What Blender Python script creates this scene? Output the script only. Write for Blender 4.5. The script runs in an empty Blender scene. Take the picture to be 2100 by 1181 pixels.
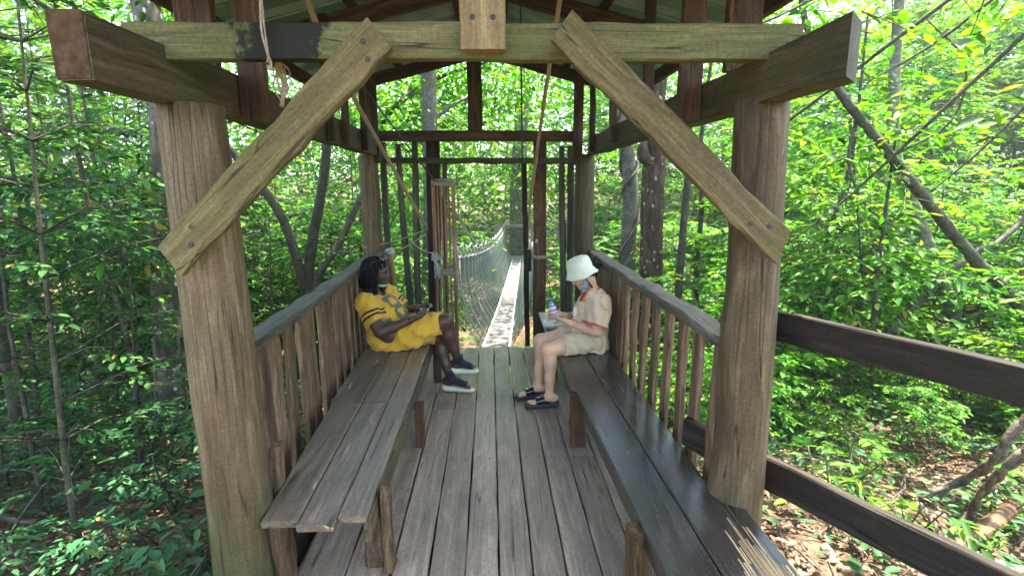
import bpy, math, random
import numpy as np
from mathutils import Matrix, Vector

# ------------------------------------------------------------------ camera, sky, sun, exposure
SC = bpy.context.scene
COL = SC.collection
F_PX, PITCH, YAW, ROLL, CAM = 1064.87, 0.19653, 0.04063, -0.0067, np.array([0.053, 0.0, 1.8])
_cp, _sp, _cy, _sy = math.cos(PITCH), math.sin(PITCH), math.cos(YAW), math.sin(YAW)
_F = np.array([_sy * _cp, _cy * _cp, -_sp]); _R0 = np.array([_cy, -_sy, 0.0]); _U0 = np.cross(_R0, _F)
_R = math.cos(ROLL) * _R0 + math.sin(ROLL) * _U0
_U = -math.sin(ROLL) * _R0 + math.cos(ROLL) * _U0
cam_data = bpy.data.cameras.new('camera')
cam = bpy.data.objects.new('camera', cam_data); COL.objects.link(cam)
cam_data.sensor_width = 36.0; cam_data.lens = 36.0 * F_PX / 2100.0
cam_data.clip_start = 0.05; cam_data.clip_end = 600.0
m = Matrix.Identity(4)
for i in range(3):
    m[i][0], m[i][1], m[i][2], m[i][3] = _R[i], _U[i], -_F[i], CAM[i]
cam.matrix_world = m
SC.camera = cam

SUN_ELEV, SUN_AZ = math.radians(77), math.radians(62)      # azimuth from +Y towards +X
world = bpy.data.worlds.new('World'); SC.world = world; world.use_nodes = True
wn = world.node_tree.nodes; wl = world.node_tree.links
bg = wn['Background']; sky = wn.new('ShaderNodeTexSky')
sky.sky_type = 'NISHITA'; sky.sun_disc = False
sky.sun_elevation = SUN_ELEV; sky.sun_rotation = SUN_AZ
sky.air_density = 1.0; sky.dust_density = 2.5
wl.new(sky.outputs[0], bg.inputs[0]); bg.inputs[1].default_value = 0.13
sun_data = bpy.data.lights.new('sun', 'SUN'); sun_data.energy = 3.9; sun_data.angle = math.radians(0.5)
sun_data.color = (1.0, 0.95, 0.86)
sun = bpy.data.objects.new('sun', sun_data); COL.objects.link(sun)
_sd = Vector((math.sin(SUN_AZ) * math.cos(SUN_ELEV), math.cos(SUN_AZ) * math.cos(SUN_ELEV), math.sin(SUN_ELEV)))
sun.rotation_euler = _sd.to_track_quat('Z', 'Y').to_euler(); sun.location = _sd * 60
SC.view_settings.view_transform = 'Standard'; SC.view_settings.look = 'None'
SC.view_settings.exposure = 3.35; SC.view_settings.gamma = 1.0
SC.render.engine = 'CYCLES'
SC.cycles.use_denoising = True
SC.cycles.max_bounces = 7; SC.cycles.diffuse_bounces = 4; SC.cycles.glossy_bounces = 3
SC.cycles.transmission_bounces = 5; SC.cycles.transparent_max_bounces = 8
SC.cycles.caustics_reflective = False; SC.cycles.caustics_refractive = False
SC.cycles.sample_clamp_indirect = 8.0

def at(px, py, Y=None, Z=None, X=None):
    """world point seen at photo pixel px,py on the plane Y=, Z= or X="""
    d = _F + _R * (px - 1050) / F_PX + _U * (590.5 - py) / F_PX
    t = (Y - CAM[1]) / d[1] if Y is not None else (Z - CAM[2]) / d[2] if Z is not None else (X - CAM[0]) / d[0]
    return CAM + t * d

# ------------------------------------------------------------------ mesh helpers
rng = np.random.default_rng(7)
random.seed(7)

def V(*a): return np.array(a, float)
def unit(v):
    v = np.asarray(v, float); return v / max(1e-9, np.linalg.norm(v))

class MB:
    """collects vertices and faces, a per-vertex random value 'rnd' and a material index per face"""
    def __init__(s): s.v = []; s.f = []; s.r = []; s.m = []; s.n = 0
    def add(s, verts, faces, rnd=None, mat=0):
        verts = np.asarray(verts, float)
        if rnd is None: rnd = random.random()
        s.v.append(verts); s.r.append(np.full(len(verts), rnd) if np.isscalar(rnd) else np.asarray(rnd))
        for f in faces: s.f.append(tuple(i + s.n for i in f)); s.m.append(mat)
        s.n += len(verts)
    def loft(s, rings, rnd=None, mat=0, cap=True):
        k = len(rings[0]); vs = np.concatenate(rings); fs = []
        for i in range(len(rings) - 1):
            for j in range(k):
                a = i * k + j; b = i * k + (j + 1) % k
                fs.append((a, b, b + k, a + k))
        if cap:
            fs.append(tuple(range(k))[::-1]); fs.append(tuple(range((len(rings) - 1) * k, len(rings) * k)))
        s.add(vs, fs, rnd, mat)
    def tube(s, pts, rad, n=8, rnd=None, mat=0, lobes=0, twist=0.0, lobe=0.2, rough=0.0):
        pts = [np.asarray(p, float) for p in pts]; L = len(pts)
        if np.isscalar(rad): rad = [rad] * L
        rings = []; prev = None; dist = 0
        for i in range(L):
            t = unit(pts[min(L - 1, i + 1)] - pts[max(0, i - 1)])
            if prev is None:
                a = np.cross(t, [0, 0, 1.0]);
                if np.linalg.norm(a) < 1e-3: a = np.cross(t, [1.0, 0, 0])
            else: a = prev - t * prev.dot(t)
            a = unit(a); b = np.cross(t, a); prev = a
            if i: dist += np.linalg.norm(pts[i] - pts[i - 1])
            th = np.arange(n) * 2 * math.pi / n
            rr = rad[i] * (1 + (lobe * np.cos(lobes * th - twist * dist) if lobes else 0))
            if rough: rr = rr * (1 + rng.normal(0, rough, n))
            rings.append(pts[i] + np.outer(rr * np.cos(th), a) + np.outer(rr * np.sin(th), b))
        s.loft(rings, rnd, mat)
    def box(s, lo, hi, rnd=None, mat=0, ch=0.003):
        lo = np.asarray(lo, float); hi = np.asarray(hi, float)
        w, l, t = hi - lo
        vs, fs = board_arrays(l, w, t, 1, 0, ch); s.add(vs + V((lo[0] + hi[0]) / 2, lo[1], (lo[2] + hi[2]) / 2), fs, rnd, mat)
    def mesh(s, name, mats, smooth=False):
        me = bpy.data.meshes.new(name)
        v = np.concatenate(s.v) if s.v else np.zeros((0, 3))
        me.from_pydata(v.tolist(), [], s.f)
        a = me.attributes.new('rnd', 'FLOAT', 'POINT'); a.data.foreach_set('value', np.concatenate(s.r).astype(np.float32))
        for mt in (mats if isinstance(mats, (list, tuple)) else [mats]): me.materials.append(mt)
        me.polygons.foreach_set('material_index', s.m)
        if smooth: me.polygons.foreach_set('use_smooth', [True] * len(s.f))
        me.update(); return me

def board_arrays(L, w, t, seg=6, wob=0.002, ch=0.004, cut0=0.0, cut1=0.0, w1=None):
    """board along +Y from 0 to L, width on X, thickness on Z, chamfered and a little uneven"""
    ch = min(ch, w * .3, t * .3); rings = []
    w1 = w if w1 is None else w1
    for i in range(seg + 1):
        u = i / seg; hw = (w + (w1 - w) * u) / 2; ht = t / 2
        p = np.array([[-hw, -ht + ch], [-hw + ch, -ht], [hw - ch, -ht], [hw, -ht + ch], [hw, ht - ch], [hw - ch, ht], [-hw + ch, ht], [-hw, ht - ch]])
        p = p + rng.normal(0, wob, p.shape) * .6 + rng.normal(0, wob, 2)
        y = np.full(8, u * L) + (cut0 * (1 - u) * (1 if u < .5 else 0) + cut1 * u * (1 if u > .5 else 0)) * p[:, 0]
        rings.append(np.stack([p[:, 0], y, p[:, 1]], 1))
    k = 8; fs = []
    for i in range(seg):
        for j in range(k):
            a = i * k + j; b = i * k + (j + 1) % k
            fs.append((a, a + k, b + k, b))
    fs.append(tuple(range(k))); fs.append(tuple(range(seg * k, seg * k + k))[::-1])
    return np.concatenate(rings), [f[::-1] for f in fs]

def frame(p0, p1, up):
    """matrix whose local Y runs from p0 to p1 and whose local Z is near up"""
    y = unit(np.asarray(p1) - np.asarray(p0)); z = np.asarray(up, float); z = unit(z - y * z.dot(y)); x = np.cross(y, z)
    M = Matrix.Identity(4)
    for i in range(3): M[i][0], M[i][1], M[i][2], M[i][3] = x[i], y[i], z[i], p0[i]
    return M

def link(name, me, parent=None, M=None):
    o = bpy.data.objects.new(name, me); COL.objects.link(o)
    M = M or Matrix.Identity(4)
    if parent is not None:
        o.parent = parent; o.matrix_local = WORLD[parent.name].inverted() @ M
    else: o.matrix_local = M
    WORLD[o.name] = M.copy()
    return o
WORLD = {}

def tag(o, label=None, cat=None, group=None, kind=None):
    if label: o['label'] = label
    if cat: o['category'] = cat
    if group: o['group'] = group
    if kind: o['kind'] = kind
    return o
def thing(name, label, cat, loc, group=None):
    o = bpy.data.objects.new(name, None); COL.objects.link(o); o.empty_display_size = .2
    o.location = Vector([float(c) for c in loc]); WORLD[o.name] = Matrix.Translation(o.location)
    return tag(o, label, cat, group)

def board(name, p0, p1, w, t, up, mat, parent=None, seg=6, wob=0.002, ch=0.005, cut0=0., cut1=0., w1=None, extra=None):
    L = float(np.linalg.norm(np.asarray(p1, float) - np.asarray(p0, float)))
    b = MB(); vs, fs = board_arrays(L, w, t, seg, wob, ch, cut0, cut1, w1); b.add(vs, fs)
    if extra: extra(b, L)
    return link(name, b.mesh(name, mat), parent, frame(p0, p1, up))

def log(name, p0, p1, r0, r1, mat, parent=None, n=20, seg=14, bumps=(), bend=0.0, flat=0.0):
    """round post along local Y"""
    L = float(np.linalg.norm(np.asarray(p1, float) - np.asarray(p0, float))); rings = []
    th = np.arange(n) * 2 * math.pi / n; ph = rng.uniform(0, 6, 6)
    for i in range(seg + 1):
        u = i / seg; r = r0 + (r1 - r0) * u
        rr = r * (1 + .03 * np.sin(2 * th + ph[0] + 2 * u) + .022 * np.sin(3 * th + ph[1] - 3 * u) + .015 * math.sin(9 * u + ph[2]) + .012 * np.sin(5 * th + 14 * u + ph[3]))
        for (bu, bth, amp, su, st) in bumps:
            dth = (th - bth + math.pi) % (2 * math.pi) - math.pi
            rr = rr + amp * np.exp(-((u - bu) / su) ** 2 - (dth / st) ** 2)
        cx = bend * math.sin(math.pi * u) + .006 * math.sin(7 * u + ph[4]); cz = .006 * math.sin(6 * u + ph[5])
        rings.append(np.stack([cx + rr * np.cos(th), np.full(n, u * L), cz - rr * np.sin(th)], 1))
    b = MB(); b.loft(rings)
    return link(name, b.mesh(name, mat, True), parent, frame(p0, p1, (0, -1, 0.001)))

def path_smooth(pts, n=24):
    """Catmull-Rom through pts"""
    P = [np.asarray(p, float) for p in pts]; P = [2 * P[0] - P[1]] + P + [2 * P[-1] - P[-2]]
    out = []; segs = len(P) - 3; per = max(2, n // segs)
    for i in range(segs):
        a, b, c, d = P[i:i + 4]
        for k in range(per):
            t = k / per
            out.append(.5 * (2 * b + (c - a) * t + (2 * a - 5 * b + 4 * c - d) * t * t + (3 * b - a - 3 * c + d) * t ** 3))
    out.append(P[-2]); return out

# ------------------------------------------------------------------ materials
class NT:
    def __init__(s, name):
        s.m = bpy.data.materials.new(name); s.m.use_nodes = True; s.t = s.m.node_tree; s.t.nodes.clear()
        s.out = s.n('ShaderNodeOutputMaterial')
    def n(s, t, **kw):
        x = s.t.nodes.new(t)
        for k, v in kw.items(): setattr(x, k, v)
        return x
    def l(s, a, b): s.t.links.new(a, b)
    def set(s, sock, v):
        if isinstance(v, bpy.types.NodeSocket): s.l(v, sock)
        else: sock.default_value = v
    def math(s, op, a, b=0.0, c=None, clamp=False):
        x = s.n('ShaderNodeMath', operation=op); x.use_clamp = clamp
        s.set(x.inputs[0], a); s.set(x.inputs[1], b)
        if c is not None: s.set(x.inputs[2], c)
        return x.outputs[0]
    def vmath(s, op, a, b):
        x = s.n('ShaderNodeVectorMath', operation=op); s.set(x.inputs[0], a); s.set(x.inputs[1], b); return x.outputs[0]
    def mix(s, fac, a, b, blend='MIX'):
        x = s.n('ShaderNodeMix', data_type='RGBA', blend_type=blend)
        s.set(x.inputs[0], fac); s.set(x.inputs[6], a if not isinstance(a, tuple) else (*a[:3], 1)); s.set(x.inputs[7], b if not isinstance(b, tuple) else (*b[:3], 1))
        return x.outputs[2]
    def noise(s, vec, scale, detail=4, rough=.55, dist=0.0):
        x = s.n('ShaderNodeTexNoise'); s.set(x.inputs['Vector'], vec); x.inputs['Scale'].default_value = scale
        x.inputs['Detail'].default_value = detail; x.inputs['Roughness'].default_value = rough; x.inputs['Distortion'].default_value = dist
        return x.outputs['Fac']
    def ramp(s, fac, stops):
        x = s.n('ShaderNodeValToRGB'); s.set(x.inputs[0], fac); e = x.color_ramp.elements
        while len(e) < len(stops): e.new(.5)
        for i, (p, c) in enumerate(stops):
            e[i].position = p; e[i].color = (*c, 1) if isinstance(c, tuple) else (c, c, c, 1)
        return x.outputs[0]
    def mrange(s, v, a, b, c=0., d=1.):
        x = s.n('ShaderNodeMapRange'); s.set(x.inputs[0], v)
        for i, q in enumerate((a, b, c, d)): x.inputs[i + 1].default_value = q
        return x.outputs[0]
    def bump(s, h, strength=.3, dist=.01):
        x = s.n('ShaderNodeBump'); x.inputs['Strength'].default_value = strength; x.inputs['Distance'].default_value = dist
        s.l(h, x.inputs['Height']); return x.outputs[0]
    def bsdf(s, color, rough=.6, normal=None, spec=.4, **kw):
        b = s.n('ShaderNodeBsdfPrincipled'); s.set(b.inputs['Base Color'], (*color, 1) if isinstance(color, tuple) else color)
        s.set(b.inputs['Roughness'], rough); b.inputs['Specular IOR Level'].default_value = spec
        for k, v in kw.items(): s.set(b.inputs[k.replace('_', ' ')], v)
        if normal is not None: s.l(normal, b.inputs['Normal'])
        return b
    def done(s, sh): s.l(sh, s.out.inputs[0]); return s.m
    def rnd(s):
        a = s.n('ShaderNodeAttribute', attribute_name='rnd'); return a.outputs['Fac']
    def obj(s): return s.n('ShaderNodeTexCoord').outputs['Object']
    def objrand(s): return s.n('ShaderNodeObjectInfo').outputs['Random']
    def map(s, vec, sc):
        return s.vmath('MULTIPLY', vec, sc)

def wood(name, dark, mid, light, rough=(.55, .8), moss=0.0, mosscol=(.09, .12, .025), stain=.5, stain_col=(.03, .025, .02), grain=1.0,
         scratch=0.0, scratch_col=(.33, .25, .14), mossbase=None, var=.25, bump=.35, spec=.2, knots=True, ends=None, con=1.0, char=None, crack=.8):
    kd, km, kl = .30, .46, .68
    dark = tuple(c * kd for c in dark); mid = tuple(c * km for c in mid); light = tuple(c * kl for c in light)
    t = NT(name); o = t.obj()
    seed = t.math('ADD', t.math('MULTIPLY', t.rnd(), 37.0), t.math('MULTIPLY', t.objrand(), 61.0))
    off = t.n('ShaderNodeCombineXYZ'); t.l(seed, off.inputs[0]); t.l(seed, off.inputs[1]); t.l(seed, off.inputs[2])
    p = t.vmath('ADD', o, off.outputs[0])
    warp = t.noise(t.map(p, (5, 1.4, 5)), 1.0, 2)
    wv = t.vmath('ADD', t.map(p, (26 * grain, .9, 26 * grain)), t.n('ShaderNodeCombineXYZ').outputs[0])
    wx = t.n('ShaderNodeCombineXYZ'); t.l(t.math('MULTIPLY', warp, 5.0), wx.inputs[0]); t.l(t.math('MULTIPLY', warp, 5.0), wx.inputs[2])
    wv = t.vmath('ADD', wv, wx.outputs[0])
    g1 = t.noise(wv, 1.0, 6, .62)
    fib = t.noise(t.map(p, (170 * grain, 3.0, 170 * grain)), 1.0, 4, .6)
    blot = t.noise(t.map(p, (3.2, 1.6, 3.2)), 1.0, 5, .6)
    g = t.math('ADD', t.math('MULTIPLY', g1, .62), t.math('MULTIPLY', fib, .38))
    col = t.ramp(g, [(.5 - .17 / con, dark), (.5, mid), (.5 + .16 / con, light)])
    pv = t.math('ADD', t.math('MULTIPLY', t.math('FRACT', seed), 2 * var), 1 - var)
    col = t.mix(1.0, col, t.vmath('MULTIPLY', (1, 1, 1), t.n('ShaderNodeCombineXYZ').outputs[0]), 'ADD') if False else col
    cx = t.n('ShaderNodeCombineXYZ')
    for i in range(3): t.l(pv, cx.inputs[i])
    col = t.mix(1.0, col, cx.outputs[0], 'MULTIPLY')
    if stain:
        col = t.mix(t.math('MULTIPLY', t.mrange(blot, .5, .72), stain, clamp=True), col, stain_col)
    if knots:
        vo = t.n('ShaderNodeTexVoronoi'); t.l(t.map(p, (5.5, 1.3, 5.5)), vo.inputs['Vector']); vo.inputs['Scale'].default_value = 1.0
        kn = t.mrange(vo.outputs['Distance'], .03, .11, .75, 0.)
        col = t.mix(kn, col, tuple(c * .35 for c in dark))
    if scratch:
        sc = t.noise(t.map(p, (34, 2.2, 34)), 1.0, 3, .5, .6)
        sm = t.mrange(sc, .665, .70); wh = t.mrange(t.noise(t.map(p, (2.5, 1.2, 2.5)), 1.3, 2), .45, .6)
        col = t.mix(t.math('MULTIPLY', t.math('MULTIPLY', sm, wh), scratch), col, scratch_col)
    if moss:
        ms = t.noise(t.map(p, (2.0, 1.1, 2.0)), 1.0, 6, .7)
        fine = t.noise(p, 55.0, 3, .6)
        mm = t.math('MULTIPLY', t.mrange(t.math('ADD', ms, t.math('MULTIPLY', fine, .22)), .54, .76), moss, clamp=True)
        col = t.mix(mm, col, mosscol)
    if mossbase:
        y0, y1, c = mossbase
        sx = t.n('ShaderNodeSeparateXYZ'); t.l(o, sx.inputs[0])
        nb = t.noise(p, 6.0, 5, .65)
        mb = t.mrange(t.math('ADD', sx.outputs[1], t.math('MULTIPLY', nb, -1.1)), y0 - .55, y1 - .55, 1.0, 0.0)
        col = t.mix(t.math('MULTIPLY', mb, .9), col, c)
    if char:
        d = t.vmath('MULTIPLY', t.vmath('SUBTRACT', o, char[0]), char[1])
        ln = t.n('ShaderNodeVectorMath', operation='LENGTH'); t.l(d, ln.inputs[0])
        cm = t.mrange(t.math('ADD', ln.outputs['Value'], t.math('MULTIPLY', t.noise(o, 11.0, 6, .7), 2.6)), 2.15, 2.4, 1.0, 0.0)
        col = t.mix(t.math('MULTIPLY', cm, .93), col, (.006, .006, .005))
    if crack:
        cn = t.noise(t.map(p, (17, .45, 17)), 1.0, 2, .5); cw = t.noise(t.map(p, (3, 1.5, 3)), 1.0, 3)
        line = t.mrange(t.math('ABSOLUTE', t.math('SUBTRACT', cn, .5)), .004, .013, 1.0, 0.0)
        crk = t.math('MULTIPLY', line, t.mrange(cw, .42, .55))
        col = t.mix(t.math('MULTIPLY', crk, crack), col, tuple(c * .25 for c in dark))
        g1 = t.math('SUBTRACT', g1, t.math('MULTIPLY', crk, .8))
    dirt = t.noise(p, 75.0, 5, .7)
    dk = t.mrange(dirt, .3, .7, .72, 1.22); dc = t.n('ShaderNodeCombineXYZ')
    for i in range(3): t.l(dk, dc.inputs[i])
    col = t.mix(1.0, col, dc.outputs[0], 'MULTIPLY')
    h = t.math('ADD', t.math('MULTIPLY', g1, .6), t.math('MULTIPLY', fib, .5))
    rg = t.mrange(t.math('ADD', t.math('MULTIPLY', blot, .6), t.math('MULTIPLY', g1, .4)), .3, .7, rough[0], rough[1])
    return t.done(t.bsdf(col, rg, t.bump(h, bump, .006), spec).outputs[0])

M = {}
M['beam'] = wood('weathered mossy beam', (.14, .112, .036), (.28, .235, .085), (.40, .345, .15), moss=.65, mosscol=(.09, .105, .025), stain=.3, bump=.3, con=.75, char=((0.02, .54, 0.02), (9.0, 7.0, 0.0)))
M['brace'] = wood('brown brace board', (.12, .078, .028), (.235, .168, .066), (.36, .275, .125), moss=.5, mosscol=(.095, .10, .026), stain=.35, con=.75)
M['tan'] = wood('fresh tan board', (.34, .215, .085), (.52, .36, .165), (.66, .50, .26), stain=.25, stain_col=(.1, .07, .03), var=.08, con=.7)
M['red'] = wood('red brown hardwood', (.06, .028, .013), (.13, .066, .032), (.22, .122, .065), stain=.4, con=.8)
M['darkwood'] = wood('dark truss timber', (.04, .022, .012), (.09, .052, .028), (.17, .105, .06), stain=.4)
M['plate'] = wood('grey brown plate beam', (.09, .062, .03), (.18, .128, .066), (.28, .21, .12), moss=.15, stain=.55, con=.8)
M['post_l'] = wood('round post with mossy foot', (.13, .078, .034), (.245, .162, .076), (.36, .265, .145), grain=.5, stain=.4, stain_col=(.06, .05, .028), mossbase=(.75, 1.45, (.035, .05, .012)), bump=.4, var=.05, con=.7)
M['post_r'] = wood('round grey brown post', (.10, .062, .029), (.205, .138, .068), (.32, .238, .135), grain=.5, stain=.5, stain_col=(.06, .045, .026), mossbase=(.55, 1.25, (.035, .048, .014)), bump=.4, var=.05, con=.75)
M['deck'] = wood('grey brown worn deck planks', (.28, .19, .115), (.46, .335, .225), (.60, .465, .33), rough=(.30, .5), stain=.5, stain_col=(.08, .065, .05), scratch=.2, scratch_col=(.33, .29, .22), var=.22, spec=.4, bump=.18, con=.6)
M['bench'] = wood('black worn bench planks', (.030, .024, .018), (.058, .047, .036), (.095, .078, .06), rough=(.14, .30), stain=.4, stain_col=(.06, .055, .035), scratch=.5, scratch_col=(.30, .21, .11), var=.15, spec=.6, bump=.2, con=.7)
M['bench_l'] = wood('dark worn bench planks', (.13, .088, .052), (.25, .18, .112), (.37, .275, .18), rough=(.3, .5), stain=.55, stain_col=(.10, .095, .055), scratch=1.0, scratch_col=(.5, .38, .2), var=.2, spec=.45, bump=.3, con=.7)
M['leg'] = wood('brown stained bench leg', (.06, .032, .016), (.15, .08, .04), (.27, .17, .09), stain=.6, moss=.1)
M['rail'] = wood('grey weathered handrail', (.14, .105, .07), (.25, .2, .145), (.36, .31, .24), stain=.5, stain_col=(.1, .085, .055), bump=.8, con=.8)
M['railcap'] = wood('pale sawn timber', (.6, .53, .43), (.8, .74, .64), (.95, .9, .8), stain=.2, var=.06)
M['balus'] = wood('brown baluster board', (.13, .072, .034), (.27, .16, .082), (.40, .265, .155), stain=.4, var=.3)
M['fence'] = wood('dark fence board', (.016, .011, .007), (.034, .024, .015), (.065, .047, .032), rough=(.65, .85), stain=.3, stain_col=(.02, .02, .015), spec=.2)
M['pole'] = wood('grey green pole', (.06, .055, .035), (.125, .115, .08), (.2, .19, .14), stain=.5, moss=.25, mosscol=(.1, .125, .07))
M['gate'] = wood('brown gate slat', (.36, .165, .085), (.54, .29, .165), (.68, .43, .27), stain=.3, var=.12)
M['gatecap'] = wood('weathered gate rail', (.42, .33, .23), (.6, .5, .38), (.75, .66, .54), stain=.2, var=.06)
M['walk'] = wood('bridge walkway plank', (.34, .275, .24), (.46, .385, .345), (.56, .49, .445), stain=.25, var=.1)
M['bench_sheen'] = wood('plank with sky sheen in its colour', (.7, .63, .53), (.9, .85, .76), (1.0, .97, .9), rough=(.25, .4), stain=.15, var=.05, spec=.5, con=.6)  # near-white colour stands in for bright sky reflecting off the seat
M['bark'] = wood('grey brown bark', (.05, .042, .03), (.115, .098, .07), (.2, .175, .13), grain=.5, stain=.5, moss=.4, mosscol=(.075, .095, .035), bump=1.0, knots=False)
M['bark_pale'] = wood('pale lichen bark', (.13, .115, .085), (.25, .225, .175), (.38, .35, .28), grain=.5, stain=.5, stain_col=(.09, .085, .05), moss=.3, bump=.9, knots=False)
M['vine'] = wood('woody vine bark', (.09, .065, .045), (.2, .155, .11), (.33, .27, .2), grain=.8, stain=.4, bump=.9, knots=False)

def lichen_bark(name, dark, mid, light, spot):
    t = NT(name); o = t.obj()
    g = t.noise(t.map(o, (14, 14, 4)), 1.0, 6, .65); col = t.ramp(g, [(.3, dark), (.5, mid), (.7, light)])
    vo = t.n('ShaderNodeTexVoronoi'); t.l(t.map(o, (13, 13, 8)), vo.inputs['Vector']); vo.inputs['Scale'].default_value = 1.0
    wob = t.noise(o, 30.0, 3); big = t.noise(o, 3.0, 4)
    d = t.math('ADD', vo.outputs['Distance'], t.math('MULTIPLY', wob, .3))
    msk = t.math('MULTIPLY', t.mrange(d, .40, .32), t.mrange(big, .4, .55))
    col = t.mix(msk, col, spot)
    return t.done(t.bsdf(col, .85, t.bump(g, .9, .02), .2).outputs[0])
M['bark_spot'] = lichen_bark('dark bark with pale lichen', (.022, .014, .009), (.055, .036, .022), (.12, .085, .055), (.36, .33, .24))
M['bark_white'] = lichen_bark('bark with white lichen', (.04, .032, .022), (.11, .09, .065), (.22, .19, .145), (.55, .53, .45))

def leaf(name, a, b, c, trans=.45, tint=(1.5, 1.35, .55), rough=.5, spec=.25):
    """leaf blade: each leaf its own shade between three greens, light passes through"""
    t = NT(name); r = t.rnd(); orr = t.objrand()
    k = t.math('FRACT', t.math('ADD', r, t.math('MULTIPLY', orr, .35)))
    col = t.ramp(r, [(.05, a), (.5, b), (.90, c), (.965, c), (.985, (.22, .15, .035))])
    hs = t.n('ShaderNodeHueSaturation'); t.l(col, hs.inputs['Color'])
    t.l(t.math('ADD', t.math('MULTIPLY', orr, .03), .485), hs.inputs['Hue']); t.l(t.math('ADD', t.math('MULTIPLY', orr, .5), .75), hs.inputs['Value'])
    col = hs.outputs[0]
    pb = t.bsdf(col, rough, None, spec)
    tr = t.n('ShaderNodeBsdfTranslucent'); t.l(t.mix(1.0, col, tint, 'MULTIPLY'), tr.inputs[0])
    mx = t.n('ShaderNodeMixShader'); mx.inputs[0].default_value = trans
    t.l(pb.outputs[0], mx.inputs[1]); t.l(tr.outputs[0], mx.inputs[2])
    return t.done(mx.outputs[0])
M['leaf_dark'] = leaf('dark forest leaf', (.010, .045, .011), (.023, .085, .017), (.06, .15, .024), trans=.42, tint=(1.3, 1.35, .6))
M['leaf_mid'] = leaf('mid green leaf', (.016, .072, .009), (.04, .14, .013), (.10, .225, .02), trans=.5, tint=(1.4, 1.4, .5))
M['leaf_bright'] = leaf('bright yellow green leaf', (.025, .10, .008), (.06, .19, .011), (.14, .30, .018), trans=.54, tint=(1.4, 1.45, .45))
M['leaf_cool'] = leaf('cool undergrowth leaf', (.014, .06, .02), (.03, .105, .033), (.07, .18, .05), trans=.35)
M['litter'] = leaf('dry leaf litter', (.045, .026, .014), (.12, .072, .04), (.28, .19, .12), trans=.15, tint=(1.2, 1.0, .8), rough=.7)

def plain(name, col, rough=.6, spec=.4, nz=0.0, nscale=40.0, bump=0.0, **kw):
    t = NT(name); o = t.obj(); n1 = t.noise(o, nscale, 5, .6)
    c = t.mix(nz, (*col, 1), t.mix(t.mrange(n1, .3, .7), tuple(x * .45 for x in col), tuple(min(1, x * 1.4) for x in col))) if nz else col
    return t.done(t.bsdf(c, rough, t.bump(n1, bump, .004) if bump else None, spec, **kw).outputs[0])
M['roof'] = plain('green coated roof sheet', (.12, .195, .155), .45, .5, .5, 5.0)
M['nail'] = plain('rusty bolt head', (.03, .022, .016), .6, .5)
M['splinter'] = wood('splintered raw wood', (.34, .21, .09), (.62, .44, .22), (.85, .66, .38), stain=.2, bump=.6, knots=False, crack=.5)
M['endgrain'] = plain('rotten brown end grain', (.085, .05, .028), .95, .05, .95, 28.0, 1.0)
M['rope'] = plain('hemp rope', (.32, .25, .16), .9, .1, .7, 90.0, .6)
M['rope_pale'] = plain('pale nylon rope', (.36, .35, .30), .8, .2, .5, 70.0, .4)
M['net'] = plain('grey green netting', (.15, .18, .14), .8, .2, .4, 30.0)
M['cable'] = plain('black steel cable', (.02, .022, .022), .4, .5)
M['alu'] = plain('dull aluminium rail', (.55, .56, .55), .45, .5, .3, 20.0)

# ------------------------------------------------------------------ ground
def ground_z(x, y):
    """forest floor: level round the shelter, falling into a gully under the bridge, rising again far off"""
    x = np.asarray(x, float); y = np.asarray(y, float)
    d = np.hypot(x, y - 2)
    g = -.42 - .22 * np.clip(y - 3.5, 0, 9) * np.exp(-((x - .5) / 9) ** 2) - .05 * np.clip(-x - 1.5, 0, 12) - .035 * np.clip(y - 4, 0, 12)
    g = g + .10 * np.clip(d - 17, 0, 40) + .12 * np.sin(x * .9 + 1) * np.sin(y * .7) + .05 * np.sin(2.3 * x + y)
    return g
def make_ground():
    xs = np.concatenate([np.linspace(-300, -32, 12), np.linspace(-30, 30, 121), np.linspace(32, 300, 12)])
    ys = np.concatenate([np.linspace(-300, -22, 12), np.linspace(-20, 45, 131), np.linspace(47, 320, 12)])
    X, Y = np.meshgrid(xs, ys); Z = ground_z(X, np.clip(Y, -60, 60)) ; Z = np.minimum(Z, 5.5)
    v = np.stack([X, Y, Z], -1).reshape(-1, 3); nx = len(xs); fs = []
    for j in range(len(ys) - 1):
        for i in range(nx - 1):
            a = j * nx + i; fs.append((a, a + 1, a + nx + 1, a + nx))
    t = NT('forest floor soil'); o = t.obj()
    n1 = t.noise(o, 1.1, 6, .65); n2 = t.noise(o, 22.0, 6, .7)
    col = t.ramp(n2, [(.3, (.035, .022, .012)), (.5, (.10, .065, .038)), (.68, (.24, .165, .10))])
    col = t.mix(t.mrange(n1, .48, .62), col, t.ramp(n2, [(.35, (.018, .035, .010)), (.6, (.05, .095, .025))]))
    mat = t.done(t.bsdf(col, .95, t.bump(n2, 1.0, .04), .15).outputs[0])
    b = MB(); b.add(v, fs)
    tag(link('ground', b.mesh('ground', mat, True)), kind='structure')
make_ground()

# ------------------------------------------------------------------ the shelter
XL, XR, YF, YB = -1.06, 1.065, 2.02, 5.56
SH = thing('wooden_shelter', 'open timber shelter with green metal roof, round posts and plank deck', 'shelter', (0, 3.6, 0))

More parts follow.
